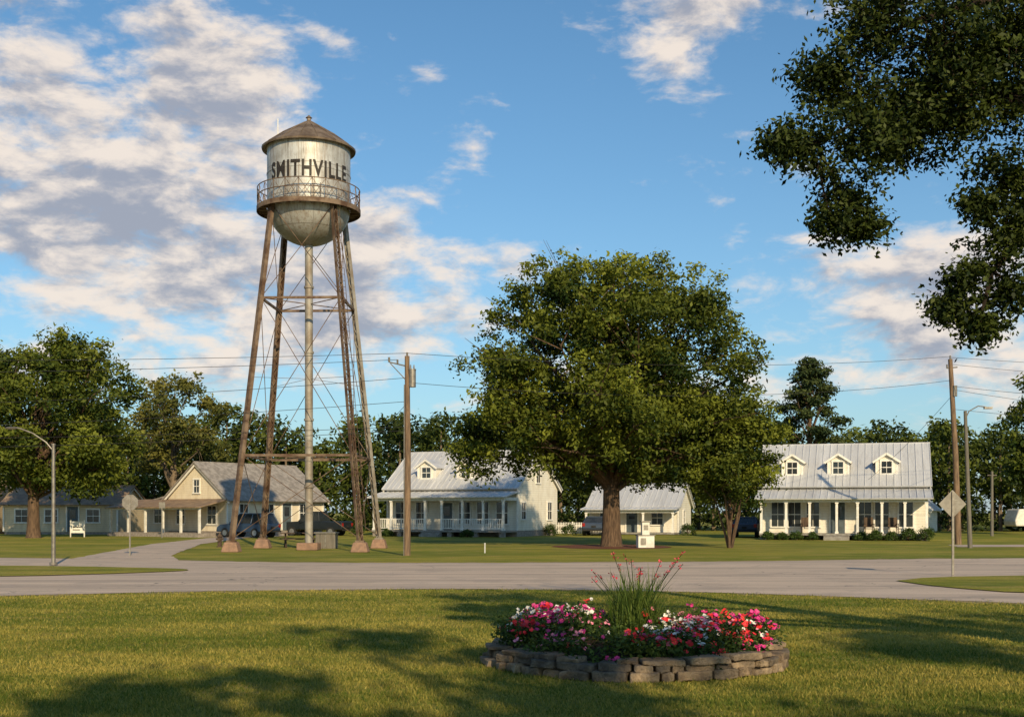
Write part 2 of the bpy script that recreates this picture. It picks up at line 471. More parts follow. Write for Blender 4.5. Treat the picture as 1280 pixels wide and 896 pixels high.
lb = auto_lobes(8.0, 3.0, 15.0, 62, 12, .235, 2.5, cx=.1, low=.42, inner=.22, jit=.14)
lb += [(-1.5, -2.6, 7.5, 2.0, 1.7), (1.8, -3.0, 9.0, 2.0, 1.7), (-.5, -3.2, 10.8, 1.9, 1.6), (3.2, -2.4, 6.2, 1.8, 1.4), (-6.8, -.5, 4.6, 1.5, 1.0), (-7.0, 1, 5.8, 1.3, 1.0)]
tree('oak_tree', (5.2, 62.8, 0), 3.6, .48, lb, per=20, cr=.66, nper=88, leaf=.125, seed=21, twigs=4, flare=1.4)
sheet('mulch_bed', [(5.2 + 3.1 * math.cos(a * math.pi / 12), 62.6 + 4.2 * math.sin(a * math.pi / 12)) for a in range(24)], .012, M['mulch'], .2, .5)
lb = auto_lobes(2.9, 2.0, 7.5, 20, 5, .32, 2.2, low=.45)
t2 = tree('crape_myrtle_tree', (11.0, 60.5, 0), 1.3, .11, lb, per=14, cr=.5, nper=90, leaf=.10, leafm='leaf', bark='bark', seed=31, twigs=2)
mb = MB()
for a in (0.3, 1.5, 2.9, 4.2, 5.3):
    mb.path([(0.08 * math.cos(a), .08 * math.sin(a), 0), (.3 * math.cos(a), .3 * math.sin(a), .9), (.8 * math.cos(a), .8 * math.sin(a), 2.6)], [.08, .06, .03], 7)
mb.obj('stems', M['bark'], t2, smooth=True)
lb = auto_lobes(6.6, 2.8, 14.2, 38, 8, .26, 2.3, cx=1.8, jit=.15)
tree('oak_tree', (-33.5, 84, 0), 3.4, .42, lb, per=17, cr=.75, nper=80, leaf=.16, leafm='leaf2', seed=41)
lb = auto_lobes(5.6, 5.0, 13.2, 20, 9, .26, 2.2)
tree('pecan_tree', (-28.5, 101, 0), 4.5, .35, lb, per=9, cr=.7, nper=60, leaf=.18, leafm='leafdry', bark='barkgrey', seed=51, twigs=7)
pl = []
for i in range(22):
    t = i / 21; z = 8 + 7 * t; R = 3.3 * (1 - t) ** .6 * (.5 + .5 * min(1, t * 5 + .4))
    a = i * 2.4; pl.append((math.cos(a) * R * .75, math.sin(a) * R * .65, z, .7 + .45 * (1 - t), .4))
tree('pine_tree', (26.3, 106, 0), 8, .28, pl, per=9, cr=.62, nper=60, leaf=.17, leafm='pine', bark='bark', seed=61, flat=.5)
lb = auto_lobes(3.8, 2.5, 13.3, 18, 13, .34)
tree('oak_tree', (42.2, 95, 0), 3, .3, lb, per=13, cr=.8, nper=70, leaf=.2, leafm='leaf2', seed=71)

e = empty('distant_trees')
cl = []; tk = MB()
rr = np.random.default_rng(17)
def hprof(px):
    xs = [-300, 0, 130, 300, 380, 440, 520, 600, 700, 900, 960, 1060, 1130, 1200, 1260, 1320, 1600]
    hs = [13.5, 12, 12, 12.6, 11.5, 12.2, 12.6, 12.3, 11.5, 11, 10.6, 10.2, 11.6, 12.4, 12, 13, 13]
    return np.interp(px, xs, hs)
for row, Y in enumerate((116, 124, 134)):
    X = -100 - row
    while X < 105:
        px = 640 + X / Y * 1500
        H = float(hprof(px)) * Y / 120 * rr.uniform(.76, 1.08)
        R = rr.uniform(2.2, 4.2)
        yy = Y + rr.uniform(-3, 3)
        tk.path([(X, yy, 0), (X, yy, H * .8)], [.22, .06], 6)
        tb = rr.uniform(-.18, .22)
        for l in auto_lobes(R, H * .18, H, 9, int(rr.integers(1e6)), .4, 2.0, X, yy, .5):
            for _ in range(8 if row < 2 else 5):
                d = rr.normal(0, 1, 3); d /= np.linalg.norm(d); f = rr.uniform(.5, 1.15)
                cl.append((l[0] + d[0] * l[3] * f, l[1] + d[1] * l[3] * f, l[2] + d[2] * l[4] * f, rr.uniform(.5, 1.2), .38 + tb + rr.normal(0, .14) + .12 * d[2]))  # clumps facing up get a lighter tint, lit tops painted into the colour
        if row != 1:
            for _ in range(16):
                cl.append((X + rr.uniform(-3, 3), yy + rr.uniform(-2, 2), rr.uniform(.3, 3.6), rr.uniform(.8, 1.4), .2 + rr.normal(0, .1)))
        X += rr.uniform(3.0, 5.2)
tk.obj('trunks', M['barkgrey'], e, fixn=False)
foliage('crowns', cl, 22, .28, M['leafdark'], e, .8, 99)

for i, (x, y, h, R) in enumerate([(-12.5, -5, 12, 4.8), (-4, -10, 12.5, 4.8), (5.5, -8, 12, 4.6), (14.5, -5, 12.5, 5.0), (-21, -2, 12.5, 5)]):
    lb = auto_lobes(R, 3.5, h, 15, 200 + i, .25, inner=.1)
    tree('oak_tree', (x, y, 0), 3, .3, lb, per=9, cr=.62, nper=29, leaf=.22, leafm='leaf', seed=300 + i, twigs=2)

# overhanging tree on the right
e = empty('overhanging_oak_tree', (0, 0, 0))
L = [(3.6, 10, 5.67, .73), (2.93, 10.2, 5.33, .5), (4.07, 9.8, 5.2, .6), (2.47, 10, 4.82, .3), (2.93, 9.8, 4.85, .36), (2.8, 10.1, 4.42, .28), (2.65, 10, 4.2, .17), (2.95, 10, 4.15, .14),
     (3.3, 10.2, 4.95, .33), (3.07, 10.1, 5.9, .47), (4.1, 10, 4.07, .28), (3.77, 10, 3.75, .2), (4.2, 10.1, 3.62, .26), (3.92, 10, 3.35, .14), (3.67, 10.1, 3.5, .15), (3.9, 10, 4.35, .16),
     (4.3, 10.2, 4.62, .33), (2.68, 10.2, 5.5, .25), (2.27, 10, 4.9, .15), (3.5, 10.4, 5.3, .4), (4.3, 10, 5.8, .6), (3.65, 9.9, 5.05, .3), (4.35, 10, 4.3, .25), (3.9, 10.2, 5.6, .4),
     (5.2, 10, 6.2, 1.0), (5.5, 10.3, 4.6, .8), (4.6, 10.6, 6.9, 1.0), (3.4, 10.6, 6.8, .7), (6.5, 10, 5.6, 1.1), (6.8, 11, 7.5, 1.3), (5.2, 9, 7.6, .9)]
cl = []; r = np.random.default_rng(5)
mb = MB()
mb.path([(9.6, 11, -.1), (9.6, 11, .2), (9.4, 11, 1.5), (9.0, 11, 3.2), (8.6, 10.8, 5), (8.2, 10.8, 8)], [.62, .5, .42, .38, .28, .1], 12)
hubs = [[(9.0, 11, 3.2), (7.4, 10.4, 4.5), (5.6, 10.0, 5.0), (4.9, 10.0, 5.22), (4.3, 10, 5.16), (3.8, 10.05, 5.32), (3.3, 10.1, 5.2), (2.9, 10.1, 5.08), (2.5, 10, 4.85)],
        [(9.0, 11, 3.2), (7.2, 10.2, 4.2), (5.4, 10.0, 4.5), (4.6, 10.1, 4.38), (4.3, 10.05, 4.15), (4.0, 10, 3.8), (3.9, 10, 3.4)],
        [(8.6, 10.8, 5), (6.5, 10.3, 6.0), (5.0, 10.2, 6.3), (4.0, 10.1, 6.1), (3.3, 10.1, 5.9), (2.8, 10.2, 5.6)]]
hp = []
for h in hubs:
    k = len(h); rs = [.14 * (1 - i / k) ** 1.8 + .007 for i in range(k)]
    mb.path(h, rs, 7); hp += [(Vector(p), rs[i]) for i, p in enumerate(h)][2:]
for (x, y, z, rr_) in L:
    k = int(24 + 175 * rr_ ** 1.7) if x < 4.9 else int(20 + 90 * rr_ ** 1.7)
    c0 = Vector((x, y, z))
    n0 = min(hp, key=lambda q: (q[0] - c0).length)
    mb.path([n0[0], (n0[0] + c0) / 2 + Vector((0, 0, .06)), c0], [min(.02, n0[1]), .011, .006], 5)
    for _ in range(k):
        d = r.normal(0, 1, 3); d /= np.linalg.norm(d); f = r.uniform(.2, 1.2)
        p = Vector((x + d[0] * rr_ * f, y + d[1] * rr_ * f * .9, z + d[2] * rr_ * f * .85))
        cl.append((p.x, p.y, p.z, r.uniform(.07, .17), .36 + r.normal(0, .2)))
        if r.random() < .35:
            mb.path([c0.lerp(n0[0], r.random() * .4), c0.lerp(p, .6) + Vector((0, 0, .03)), p], [.007, .004, .0025], 4)
mb.obj('limbs', M['barkdark'], e, smooth=True, fixn=False)
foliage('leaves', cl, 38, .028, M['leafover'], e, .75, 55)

# ------------------------------------------------------------------ houses
def window(fr, gl, o, rgt, nrm, w, h, mull=True):
    o = Vector(o); rgt = Vector(rgt).normalized(); nrm = Vector(nrm).normalized(); up = Vector((0, 0, 1))
    gl.ob(o + nrm * .01, rgt * (w / 2), up * (h / 2), nrm * .012)
    t = .05
    for sx in (-1, 1):
        fr.ob(o + rgt * sx * (w / 2 + t) + nrm * .03, rgt * t, up * (h / 2), nrm * .035)
    fr.ob(o + up * (h / 2 + t * 1.2) + nrm * .035, rgt * (w / 2 + 2.4 * t), up * t * 1.2, nrm * .04)
    fr.ob(o - up * (h / 2 + t) + nrm * .045, rgt * (w / 2 + 2.6 * t), up * t, nrm * .055)
    if mull:
        fr.ob(o + nrm * .03, rgt * (w / 2), up * .025, nrm * .014)
        fr.ob(o + nrm * .028, rgt * .015, up * (h / 2), nrm * .01)

def roofslab(mb, x0, x1, y0, z0, y1, z1, t=.1, seam=.45):
    mb.slab((x0, y0, z0), (x1, y0, z0), (x1, y1, z1), (x0, y1, z1), t if y1 > y0 else -t)
    if seam:
        d = Vector((0, y1 - y0, z1 - z0)); n = Vector((0, -d.z, d.y)).normalized()
        if n.z < 0: n = -n
        k = int((x1 - x0) / seam)
        for i in range(k + 1):
            x = x0 + .03 + (x1 - x0 - .06) * i / k
            c = Vector((x, (y0 + y1) / 2, (z0 + z1) / 2)) + n * (t + .02)
            mb.ob(c, (.018, 0, 0), d * .497, n * .022)

def house(name, loc, rotz, L, pd, bd, fl, eave, ridge, pe0=0, pe1=0, cols=(), dormers=(), wins=(), doors=(), sidew=(), lsidew=(), wall='siding', roof='metalroof', rail=True, railgap=None, seam=.45, oh=.38, dw=1.25):
    e = empty(name, loc, rotz)
    s = (ridge - eave) / (bd / 2)
    mb = MB()
    mb.box(0.03, L - .03, pd + .03, pd + bd - .03, -.02, fl)
    mb.obj('foundation', M['found'], e)
    w = MB()
    prof = [(pd, fl), (pd + bd, fl), (pd + bd, eave), (pd + bd / 2, ridge), (pd, eave)]
    w.prism(prof, lambda a, b, t: (t, a, b), 0, L)
    fr = MB(); gl = MB()
    for x in (0, L):
        sx = -1 if x == 0 else 1
        fr.ob((x + sx * .012, pd - .0, (fl + eave) / 2), (.06, 0, 0), (0, .015 + .05, 0), (0, 0, (eave - fl) / 2 - .02))
        for q in (0, 1):
            y0 = pd - oh if q == 0 else pd + bd + oh
            a = Vector((x + sx * .2, y0, eave - oh * s - .1)); b = Vector((x + sx * .2, pd + bd / 2, ridge - .1))
            dv = b - a
            n = Vector((0, -dv.z, dv.y)).normalized()
            fr.ob((a + b) / 2, (.02, 0, 0), dv / 2 * .995, n * .075)
    rf = MB()
    roofslab(rf, -.32, L + .32, pd - oh, eave - oh * s + .012, pd + bd / 2, ridge + .012, .09, seam)
    roofslab(rf, -.32, L + .32, pd + bd + oh, eave - oh * s + .012, pd + bd / 2, ridge + .012, .09, 0)
    rf.tube((-.34, pd + bd / 2, ridge + .1), (L + .34, pd + bd / 2, ridge + .1), .07, n=6)
    for d in dormers:
        yd = pd + .75; zr = eave + (yd - pd) * s
        zt = zr + .98; pk = zt + dw * .34; ye = pd + (pk - eave) / s + .05
        w.prism([(d - dw / 2, zr - .3), (d + dw / 2, zr - .3), (d + dw / 2, zt), (d, pk), (d - dw / 2, zt)], lambda a, b, t: (a, t, b), yd, ye)
        sl = (pk - zt) / (dw / 2); o2 = .18
        for sx in (-1, 1):
            xa = d + sx * (dw / 2 + o2); za = zt - o2 * sl + .012
            P = [(xa, yd - .2, za), (xa, ye, za), (d, ye + .05, pk + .012), (d, yd - .2, pk + .012)]
            rf.slab(*P, (-.07 if sx < 0 else .07))
            a = Vector((xa, yd - .21, za - .02)); b = Vector((d, yd - .21, pk - .02)); dv = b - a
            fr.ob((a + b) / 2, (0, .02, 0), dv / 2, Vector((-dv.z, 0, dv.x)).normalized() * .06)
            fr.ob((d + sx * (dw / 2 - .05), yd - .012, zt - .5), (.055, 0, 0), (0, .012, 0), (0, 0, .48))
        window(fr, gl, (d, yd, zr + .54), (1, 0, 0), (0, -1, 0), dw * .46, .78)
    for (x, z, ww, hh) in wins: window(fr, gl, (x, pd, z), (1, 0, 0), (0, -1, 0), ww, hh)
    for (y, z, ww, hh) in sidew: window(fr, gl, (L, y, z), (0, 1, 0), (1, 0, 0), ww, hh)
    for (y, z, ww, hh) in lsidew: window(fr, gl, (0, y, z), (0, 1, 0), (-1, 0, 0), ww, hh)
    dr = MB()
    for x in doors:
        dr.box(x - .45, x + .45, pd - .03, pd + .02, fl + .02, fl + 2.05)
        gl.box(x - .25, x + .25, pd - .045, pd - .032, fl + 1.1, fl + 1.8)
        for sx in (-1, 1): fr.box(x + sx * .51 - .055, x + sx * .51 + .055, pd - .06, pd, fl + .02, fl + 2.07)
        fr.box(x - .6, x + .6, pd - .065, pd, fl + 2.08, fl + 2.2)
    w.obj('walls', M[wall], e)
    if pd > 0:
        pf = MB()
        pf.box(-.02, L + .02, -.05, pd - .03, fl - .1, fl + .02)
        pf.obj('porch_floor', M['floor'], e)
        pp = MB()
        for i in range(int(L / 2) + 1):
            x = .2 + (L - .4) * i / int(L / 2)
            pp.box(x - .18, x + .18, .05, .4, -.02, fl - .11)
        pp.obj('porch_piers', M['found'], e)
        roofslab(rf, -.3, L + .3, -.3, pe0, pd - .01, pe1, .07, seam)
        sp = (pe1 - pe0) / (pd + .29)
        zb = pe0 + .3 * sp
        fr.box(0, L, .06, .22, zb - .25, zb - .02)
        fr.box(0, .14, .22, pd - .02, zb - .25, zb - .02); fr.box(L - .14, L, .22, pd - .02, zb - .25, zb - .02)
        for x in cols:
            fr.box(x - .075, x + .075, .065, .215, fl + .02, zb - .25)
            fr.box(x - .11, x + .11, .03, .25, fl + .021, fl + .16)
            fr.box(x - .11, x + .11, .03, .25, zb - .34, zb - .252)
        if rail:
            for a, b in zip(cols[:-1], cols[1:]):
                if railgap and a <= railgap <= b: continue
                fr.box(a + .08, b - .08, .11, .17, fl + .82, fl + .88)
                fr.box(a + .08, b - .08, .11, .17, fl + .14, fl + .19)
                n = int((b - a) / .14)
                for i in range(1, n):
                    x = a + (b - a) * i / n
                    fr.box(x - .02, x + .02, .12, .16, fl + .19, fl + .82)
        if railgap is not None:
            st = MB()
            for k in range(2):
                st.box(railgap - .8, railgap + .8, -.05 - .3 * (k + 1), -.052 - .3 * k, -.02, fl - .13 - .12 * k)
            st.obj('steps', M['floor'], e)
    rf.obj('roof', M[roof], e)
    fr.obj('trim_and_columns', M['trim'], e)
    gl.obj('window_glass', M['glass'], e)
    if doors: dr.obj('door', M['door'], e)
    return e

house('farmhouse', (-10.57, 90.65, 0), rad(-25), 11.0, 2.3, 7.6, .45, 3.75, 6.45, 2.85, 3.32,
      cols=[.1, 1.6, 3.1, 4.5, 5.9, 7.6, 9.3, 10.9], dormers=[3.0, 6.4], railgap=5.2, dw=1.6,
      wins=[(1.2, 1.75, .9, 1.6), (3.0, 1.75, .9, 1.6), (6.7, 1.75, .9, 1.6), (8.2, 1.75, .9, 1.6), (9.8, 1.75, .9, 1.6)], doors=[5.2],
      sidew=[(3.4, 1.9, .7, 1.2), (8.3, 1.9, .8, 1.3), (6.1, 4.6, .7, 1.1)])
house('farmhouse', (16.3, 79.0, 0), rad(-17), 10.5, 2.2, 7.6, .4, 3.7, 6.4, 2.62, 3.3,
      cols=[.1, 1.7, 3.2, 4.9, 6.2, 7.7, 9.1, 10.4], dormers=[1.9, 4.9, 8.0], rail=False, railgap=4.9, dw=1.4,
      wins=[(1.0, 1.65, .8, 1.6), (2.1, 1.65, .8, 1.6), (3.3, 1.65, .8, 1.6), (6.6, 1.65, .85, 1.6), (7.7, 1.65, .85, 1.6), (9.2, 1.65, .85, 1.6)], doors=[4.9],
      sidew=[(4.5, 1.8, .8, 1.3), (7.6, 1.8, .8, 1.3)])
house('cottage', (5.9, 97.5, 0), rad(-18), 7.3, 1.9, 6.2, .15, 2.4, 4.1, 1.98, 2.2, cols=[.1, 2.4, 4.8, 7.2], rail=False,
      wins=[(1.3, 1.35, .9, 1.1), (5.6, 1.35, .9, 1.1)], doors=[3.5], sidew=[(4.6, 1.4, .9, 1.0)])
lh = house('gabled_house', (-20.9, 88, 0), rad(55), 10.0, 0, 6.6, .4, 2.95, 5.45, wall='cream', roof='shingle', seam=0, oh=.5,
      wins=[(1.6, 1.75, .8, 1.3), (4.2, 1.75, .8, 1.3), (7.8, 1.75, .8, 1.3)], doors=[6.0],
      lsidew=[(3.3, 3.75, .6, .95), (1.6, 1.6, .9, 1.3), (5.1, 1.6, .9, 1.3)])
w = MB(); w.box(.6, 6, 6.605, 10.0, .0, 2.55); w.obj('wing', M['cream'], lh)
g2 = MB(); f2 = MB(); window(f2, g2, (.6, 8.4, 1.6), (0, 1, 0), (-1, 0, 0), 1.0, 1.2)
g2.obj('wing_glass', M['glass'], lh); f2.obj('wing_trim', M['trim'], lh)
rf = MB(); rf.slab((.1, 6.95, 2.98), (6.4, 6.95, 2.98), (6.4, 10.5, 2.35), (.1, 10.5, 2.35), .1); rf.obj('wing_roof', M['shingle'], lh)
rf = MB(); rf.slab((-2.9, -.3, 2.1), (-.02, -.3, 2.72), (-.02, 10.4, 2.72), (-2.9, 10.4, 2.1), .08); rf.obj('porch_roof', M['brownroof'], lh)
w = MB()
for y in (0, 2.0, 4.0, 6.0, 8.0, 10.1):
    w.box(-2.65, -2.5, y - .07, y + .07, .3, 2.16)
w.box(-2.66, -2.5, -.1, 10.2, 2.0, 2.14); w.obj('porch_posts', M['white'], lh)
w = MB(); w.box(-2.8, -.02, -.1, 10.2, -.02, .3); w.obj('porch_floor', M['found'], lh)
house('bungalow', (-41.5, 98, 0), rad(-4), 9.5, 0, 6, .2, 2.5, 3.9, wall='tan', roof='brownroof', seam=0, wins=[(1.5, 1.5, 1, 1), (4, 1.5, 1, 1), (7.5, 1.5, 1, 1)], doors=[5.8])
house('bungalow', (-55, 99, 0), rad(0), 12, 0, 6, .2, 2.6, 4.3, wall='tan', roof='brownroof', seam=0, wins=[(9.5, 1.5, 1, 1)], doors=[7.8])
house('shed', (36.0, 104, 0), rad(60), 4, 0, 3.2, .1, 2.2, 3.6, wall='siding', roof='metalroof', lsidew=[(1.6, 1.3, .9, 1.2)])

# ------------------------------------------------------------------ water tower
TX, TY = -9.68, 57.2
wt = empty('water_tower', (TX, TY, 0), rad(-2))
R = 1.96
mb = MB()
prof = [(0.19, 14.5)] + [(R * math.sin(a), 16.35 - 1.87 * math.cos(a)) for a in [rad(x) for x in range(8, 91, 6)]] + [(R, 16.4), (R, 17.3), (R, 18.2), (R, 19.12)]
mb.lathe(prof, n=64)
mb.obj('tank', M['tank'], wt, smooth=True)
mb = MB()
for z in (16.42, 17.78, 19.0): mb.lathe([(R, z - .03), (R + .02, z - .03), (R + .02, z + .03), (R, z + .03)], n=64)
mb.obj('tank_bands', M['tank'], wt)
mb = MB()
mb.lathe([(R - .02, 19.06), (2.2, 18.96), (2.22, 19.04), (1.4, 19.62), (.25, 20.32), (.12, 20.42), (0.0, 20.43)], n=48)
for k in range(16):
    a = 2 * math.pi * k / 16
    mb.tube((2.21 * math.cos(a), 2.21 * math.sin(a), 19.05), (1.4 * math.cos(a), 1.4 * math.sin(a), 19.64), .022, n=5)
    mb.tube((1.4 * math.cos(a), 1.4 * math.sin(a), 19.64), (.2 * math.cos(a), .2 * math.sin(a), 20.36), .022, n=5)
mb.lathe([(.0, 20.42), (.1, 20.44), (.1, 20.55), (.16, 20.57), (0, 20.72)], n=16)
mb.obj('tank_roof', M['tankroof'], wt)
mb = MB(); mb.tube((-1.35, -.6, 19.5), (-1.35, -.6, 20.35), .025, n=6); mb.obj('vent_pipe', M['trim'], wt)
mb = MB()
mb.lathe([(R + .01, 16.14), (2.42, 16.14), (2.42, 16.0), (2.45, 16.0), (2.45, 16.22), (2.40, 16.22), (2.40, 16.19), (R + .01, 16.19)], n=64)
nP = 24
for z in (16.72, 17.12):
    mb.path([(2.41 * math.cos(2 * math.pi * k / 48), 2.41 * math.sin(2 * math.pi * k / 48), z) for k in range(49)], .024, 6)
for k in range(nP):
    a = 2 * math.pi * k / nP; b = 2 * math.pi * (k + 1) / nP
    p = (2.41 * math.cos(a), 2.41 * math.sin(a)); q = (2.41 * math.cos(b), 2.41 * math.sin(b))
    mb.tube((*p, 16.2), (*p, 17.13), .02, n=5)
    mb.tube((*p, 16.22), (*q, 17.1), .011, n=4); mb.tube((*q, 16.22), (*p, 17.1), .011, n=4)
    mb.ob(((R + 2.42) / 2 * math.cos(a), (R + 2.42) / 2 * math.sin(a), 16.09), Vector((math.cos(a), math.sin(a), 0)) * .21, Vector((-math.sin(a), math.cos(a), 0)) * .02, (0, 0, .045))
mb.obj('balcony', M['steel'], wt)
def lerp(a, b, t): return tuple(a[i] + (b[i] - a[i]) * t for i in range(3))
legs = []
for sx, sy in ((-1, -1), (1, -1), (1, 1), (-1, 1)):
    legs.append(((sx * 2.93, sy * 2.93, .45), (sx * 1.42, sy * 1.42, 16.3)))
for i, (b, t) in enumerate(legs):
    mb = MB()
    dirv = (Vector(t) - Vector(b)).normalized()
    rd = Vector((b[0], b[1], 0)).normalized(); tg = Vector((-rd.y, rd.x, 0))
    wv = tg * .115
    for s_ in (-1, 1):
        c0 = Vector(b) + wv * s_; c1 = Vector(t) + wv * s_
        mb.ob((c0 + c1) / 2, tg * .02, rd * .085, (c1 - c0) / 2)
    n = 44; ln = (Vector(t) - Vector(b)).length
    for k in range(n):
        p = Vector(b) + dirv * ln * k / n; q = Vector(b) + dirv * ln * (k + 1) / n
        sg = 1 if k % 2 else -1
        for off in (-.07, .07):
            mb.tube(p + wv * sg * .85 + rd * off, q - wv * sg * .85 + rd * off, .017, n=4)
    if i in (0, 3):
        mb.ob((Vector(b) + Vector(t)) / 2 + rd * .09, tg * .12, rd * .006, (Vector(t) - Vector(b)) / 2)
    mb.ob(Vector(b) + Vector((0, 0, .04)), (.2, 0, 0), (0, .2, 0), (0, 0, .04))
    mb.obj('leg_%d' % (i + 1), M['steel'] if i != 2 else M['steelgrey'], wt)
def at(i, z):
    b, t = legs[i]; return lerp(b, t, (z - b[2]) / (t[2] - b[2]))
mb = MB()
for z in (4.4, 11.7):
    for i in range(4):
        a, b = Vector(at(i, z)), Vector(at((i + 1) % 4, z))
        d = (b - a).normalized(); sd = Vector((-d.y, d.x, 0))
        mb.ob((a + b) / 2, (b - a) / 2, sd * .045, (0, 0, .055))
    for i in range(2):
        mb.tube(at(i, z), at(i + 2, z), .025, n=5)
mb.obj('struts', M['steel'], wt)
mb = MB()
for z0, z1 in ((.6, 4.4), (4.4, 11.7), (11.7, 16.1)):
    for i in range(4):
        j = (i + 1) % 4
        mb.tube(at(i, z0), at(j, z1), .018, n=5); mb.tube(at(j, z0), at(i, z1), .018, n=5)
for i in range(4):
    mb.tube(at(i, 8.0), (0, 0, 8.15), .010, n=4)
mb.obj('tie_rods', M['steel'], wt)
mb = MB(); mb.path([(0, 0, 0), (0, 0, 14.6)], .19, 20)
for z in (3, 6.2, 9.4, 12.5): mb.lathe([(.19, z - .06), (.235, z - .05), (.235, z + .05), (.19, z + .06)], n=20)
mb.obj('riser_pipe', M['steelgrey'], wt, smooth=True)
mb = MB()
for b, t in legs:
    mb.prism([(-.4, -.4), (.4, -.4), (.4, .4), (-.4, .4)], lambda a, c, z, b=b: (b[0] + a * (1 - .3 * z / .45), b[1] + c * (1 - .3 * z / .45), z), 0, .45)
mb.prism([(-.5, -.5), (.5, -.5), (.5, .5), (-.5, .5)], lambda a, c, z: (a, c, z), 0, .35)
mb.obj('footings', M['concrete'], wt, bevel=.04)
mb = MB()
b, t = Vector(legs[1][0]), Vector(legs[1][1]); rd = Vector((b.x, b.y, 0)).normalized(); tg = Vector((-rd.y, rd.x, 0))
for s_ in (-.16, .16): mb.tube(b + rd * .2 + tg * s_ + Vector((0, 0, .6)), t + rd * .2 + tg * s_, .014, n=5)
for k in range(52):
    p = b.lerp(t, .03 + .97 * k / 52) + rd * .2
    mb.tube(p - tg * .16, p + tg * .16, .011, n=4)
aa = rad(-68); cx, cy = math.cos(aa), math.sin(aa)
for s_ in (-.15, .15): mb.tube((cx * (R + .12) - cy * s_, cy * (R + .12) + cx * s_, 16.2), (cx * (R + .12) - cy * s_, cy * (R + .12) + cx * s_, 16.98), .016, n=5)
mb.obj('ladder', M['wooddark'], wt)
cu = bpy.data.curves.new('lettering', 'FONT'); cu.body = 'SMITHVILLE'; cu.size = 1; cu.offset = .03; cu.space_character = 1.14; cu.resolution_u = 4
to = bpy.data.objects.new('tmp_text', cu); col.objects.link(to)
bpy.context.view_layer.update()
me = bpy.data.meshes.new_from_object(to.evaluated_get(bpy.context.evaluated_depsgraph_get()))
bpy.data.objects.remove(to)
import bmesh
bm = bmesh.new(); bm.from_mesh(me)
bmesh.ops.triangulate(bm, faces=bm.faces)
bm.to_mesh(me); bm.free()
xs = [v.co.x for v in me.vertices]; ys = [v.co.y for v in me.vertices]
x0, x1, y0, y1 = min(xs), max(xs), min(ys), max(ys)
for v in me.vertices:
    u = (v.co.x - x0) / (x1 - x0) - .5; h = (v.co.y - y0) / (y1 - y0)
    a = u * 4.1 / R + rad(12)
    v.co = ((R + .026) * math.sin(a), -(R + .026) * math.cos(a), 17.28 + h * .78)
me.materials.clear(); me.materials.append(M['text'])
o = bpy.data.objects.new('lettering', me); col.objects.link(o); o.parent = wt

# ------------------------------------------------------------------ poles, lamps, signs, wires
def wire_pts(a, b, sag, n=16):
    a, b = Vector(a), Vector(b)
    return [a.lerp(b, i / n) - Vector((0, 0, sag * 4 * (i / n) * (1 - i / n))) for i in range(n + 1)]
up = empty('utility_pole', (-4.37, 50, 0))
mb = MB(); mb.path([(0, 0, -.05), (.03, 0, 4), (0, 0, 8.3)], [.14, .125, .10], 12); mb.obj('pole', M['pole'], up, smooth=True)
mb = MB(); mb.path([(.22, -.05, 7.0), (.22, -.05, 7.7)], .15, 14); mb.path([(.22, -.05, 7.7), (.22, -.05, 7.75)], .16, 14)
mb.box(.05, .12, -.08, 0, 7.15, 7.25); mb.box(.05, .12, -.08, 0, 7.45, 7.55)
for s_ in (-.07, .07): mb.path([(.22 + s_, -.05, 7.75), (.22 + s_, -.05, 7.93)], [.035, .02], 8)
mb.obj('transformer', M['galv'], up, smooth=True)
mb = MB(); mb.tube((-.75, 0, 8.05), (.1, 0, 7.85), .03, n=6); mb.tube((-.75, 0, 8.05), (-.75, 0, 8.25), .045, n=8); mb.tube((-.4, 0, 7.97), (-.4, 0, 8.15), .04, n=8)
mb.tube((-.7, 0, 8.0), (-.05, 0, 7.3), .02, n=5); mb.tube((0, 0, 8.3), (0, 0, 8.45), .04, n=8)
mb.obj('bracket', M['polegrey'], up)
mb = MB(); mb.path([(-.13, -.09, .0), (-.12, -.1, 3), (-.11, -.09, 7.1)], .022, 6); mb.obj('conduit', M['galv'], up)
u2 = empty('utility_pole', (24.75, 67.5, 0))
mb = MB(); mb.path([(0.35, 0, -.05), (.2, 0, 5), (-.1, 0, 10.4)], [.19, .16, .12], 12); mb.obj('pole', M['pole'], u2, smooth=True)
mb = MB(); mb.tube((-.3, 0, 9.9), (.3, 0, 9.95), .04, n=6); mb.tube((-.1, 0, 10.4), (-.1, 0, 10.6), .05, n=8); mb.tube((-.28, 0, 9.9), (-.28, 0, 10.1), .05, n=8); mb.path([(.12, -.1, 8.3), (.12, -.1, 8.9)], .13, 10)
mb.obj('fittings', M['galv'], u2)
u3 = empty('street_lamp', (23.0, 60.5, 0))
mb = MB(); mb.path([(0.1, 0, -.05), (-.15, 0, 6.9)], [.12, .08], 10); mb.obj('pole', M['polegrey'], u3, smooth=True)
mb = MB(); mb.path([(-.15, 0, 6.5), (.05, 0, 6.9), (.5, 0, 7.15), (.9, 0, 7.1)], .03, 6); mb.ob((1.0, 0, 7.05), (.2, 0, 0), (0, .09, 0), (0, 0, .05)); mb.obj('arm', M['galv'], u3)
u4 = empty('utility_pole', (36.4, 91, 0))
mb = MB(); mb.path([(0, 0, -.05), (0, 0, 4.9)], [.12, .09], 10); mb.tube((-.35, 0, 4.6), (.35, 0, 4.6), .05, n=6); mb.obj('pole', M['polegrey'], u4)
sl = empty('street_lamp', (-15.4, 40.3, 0))
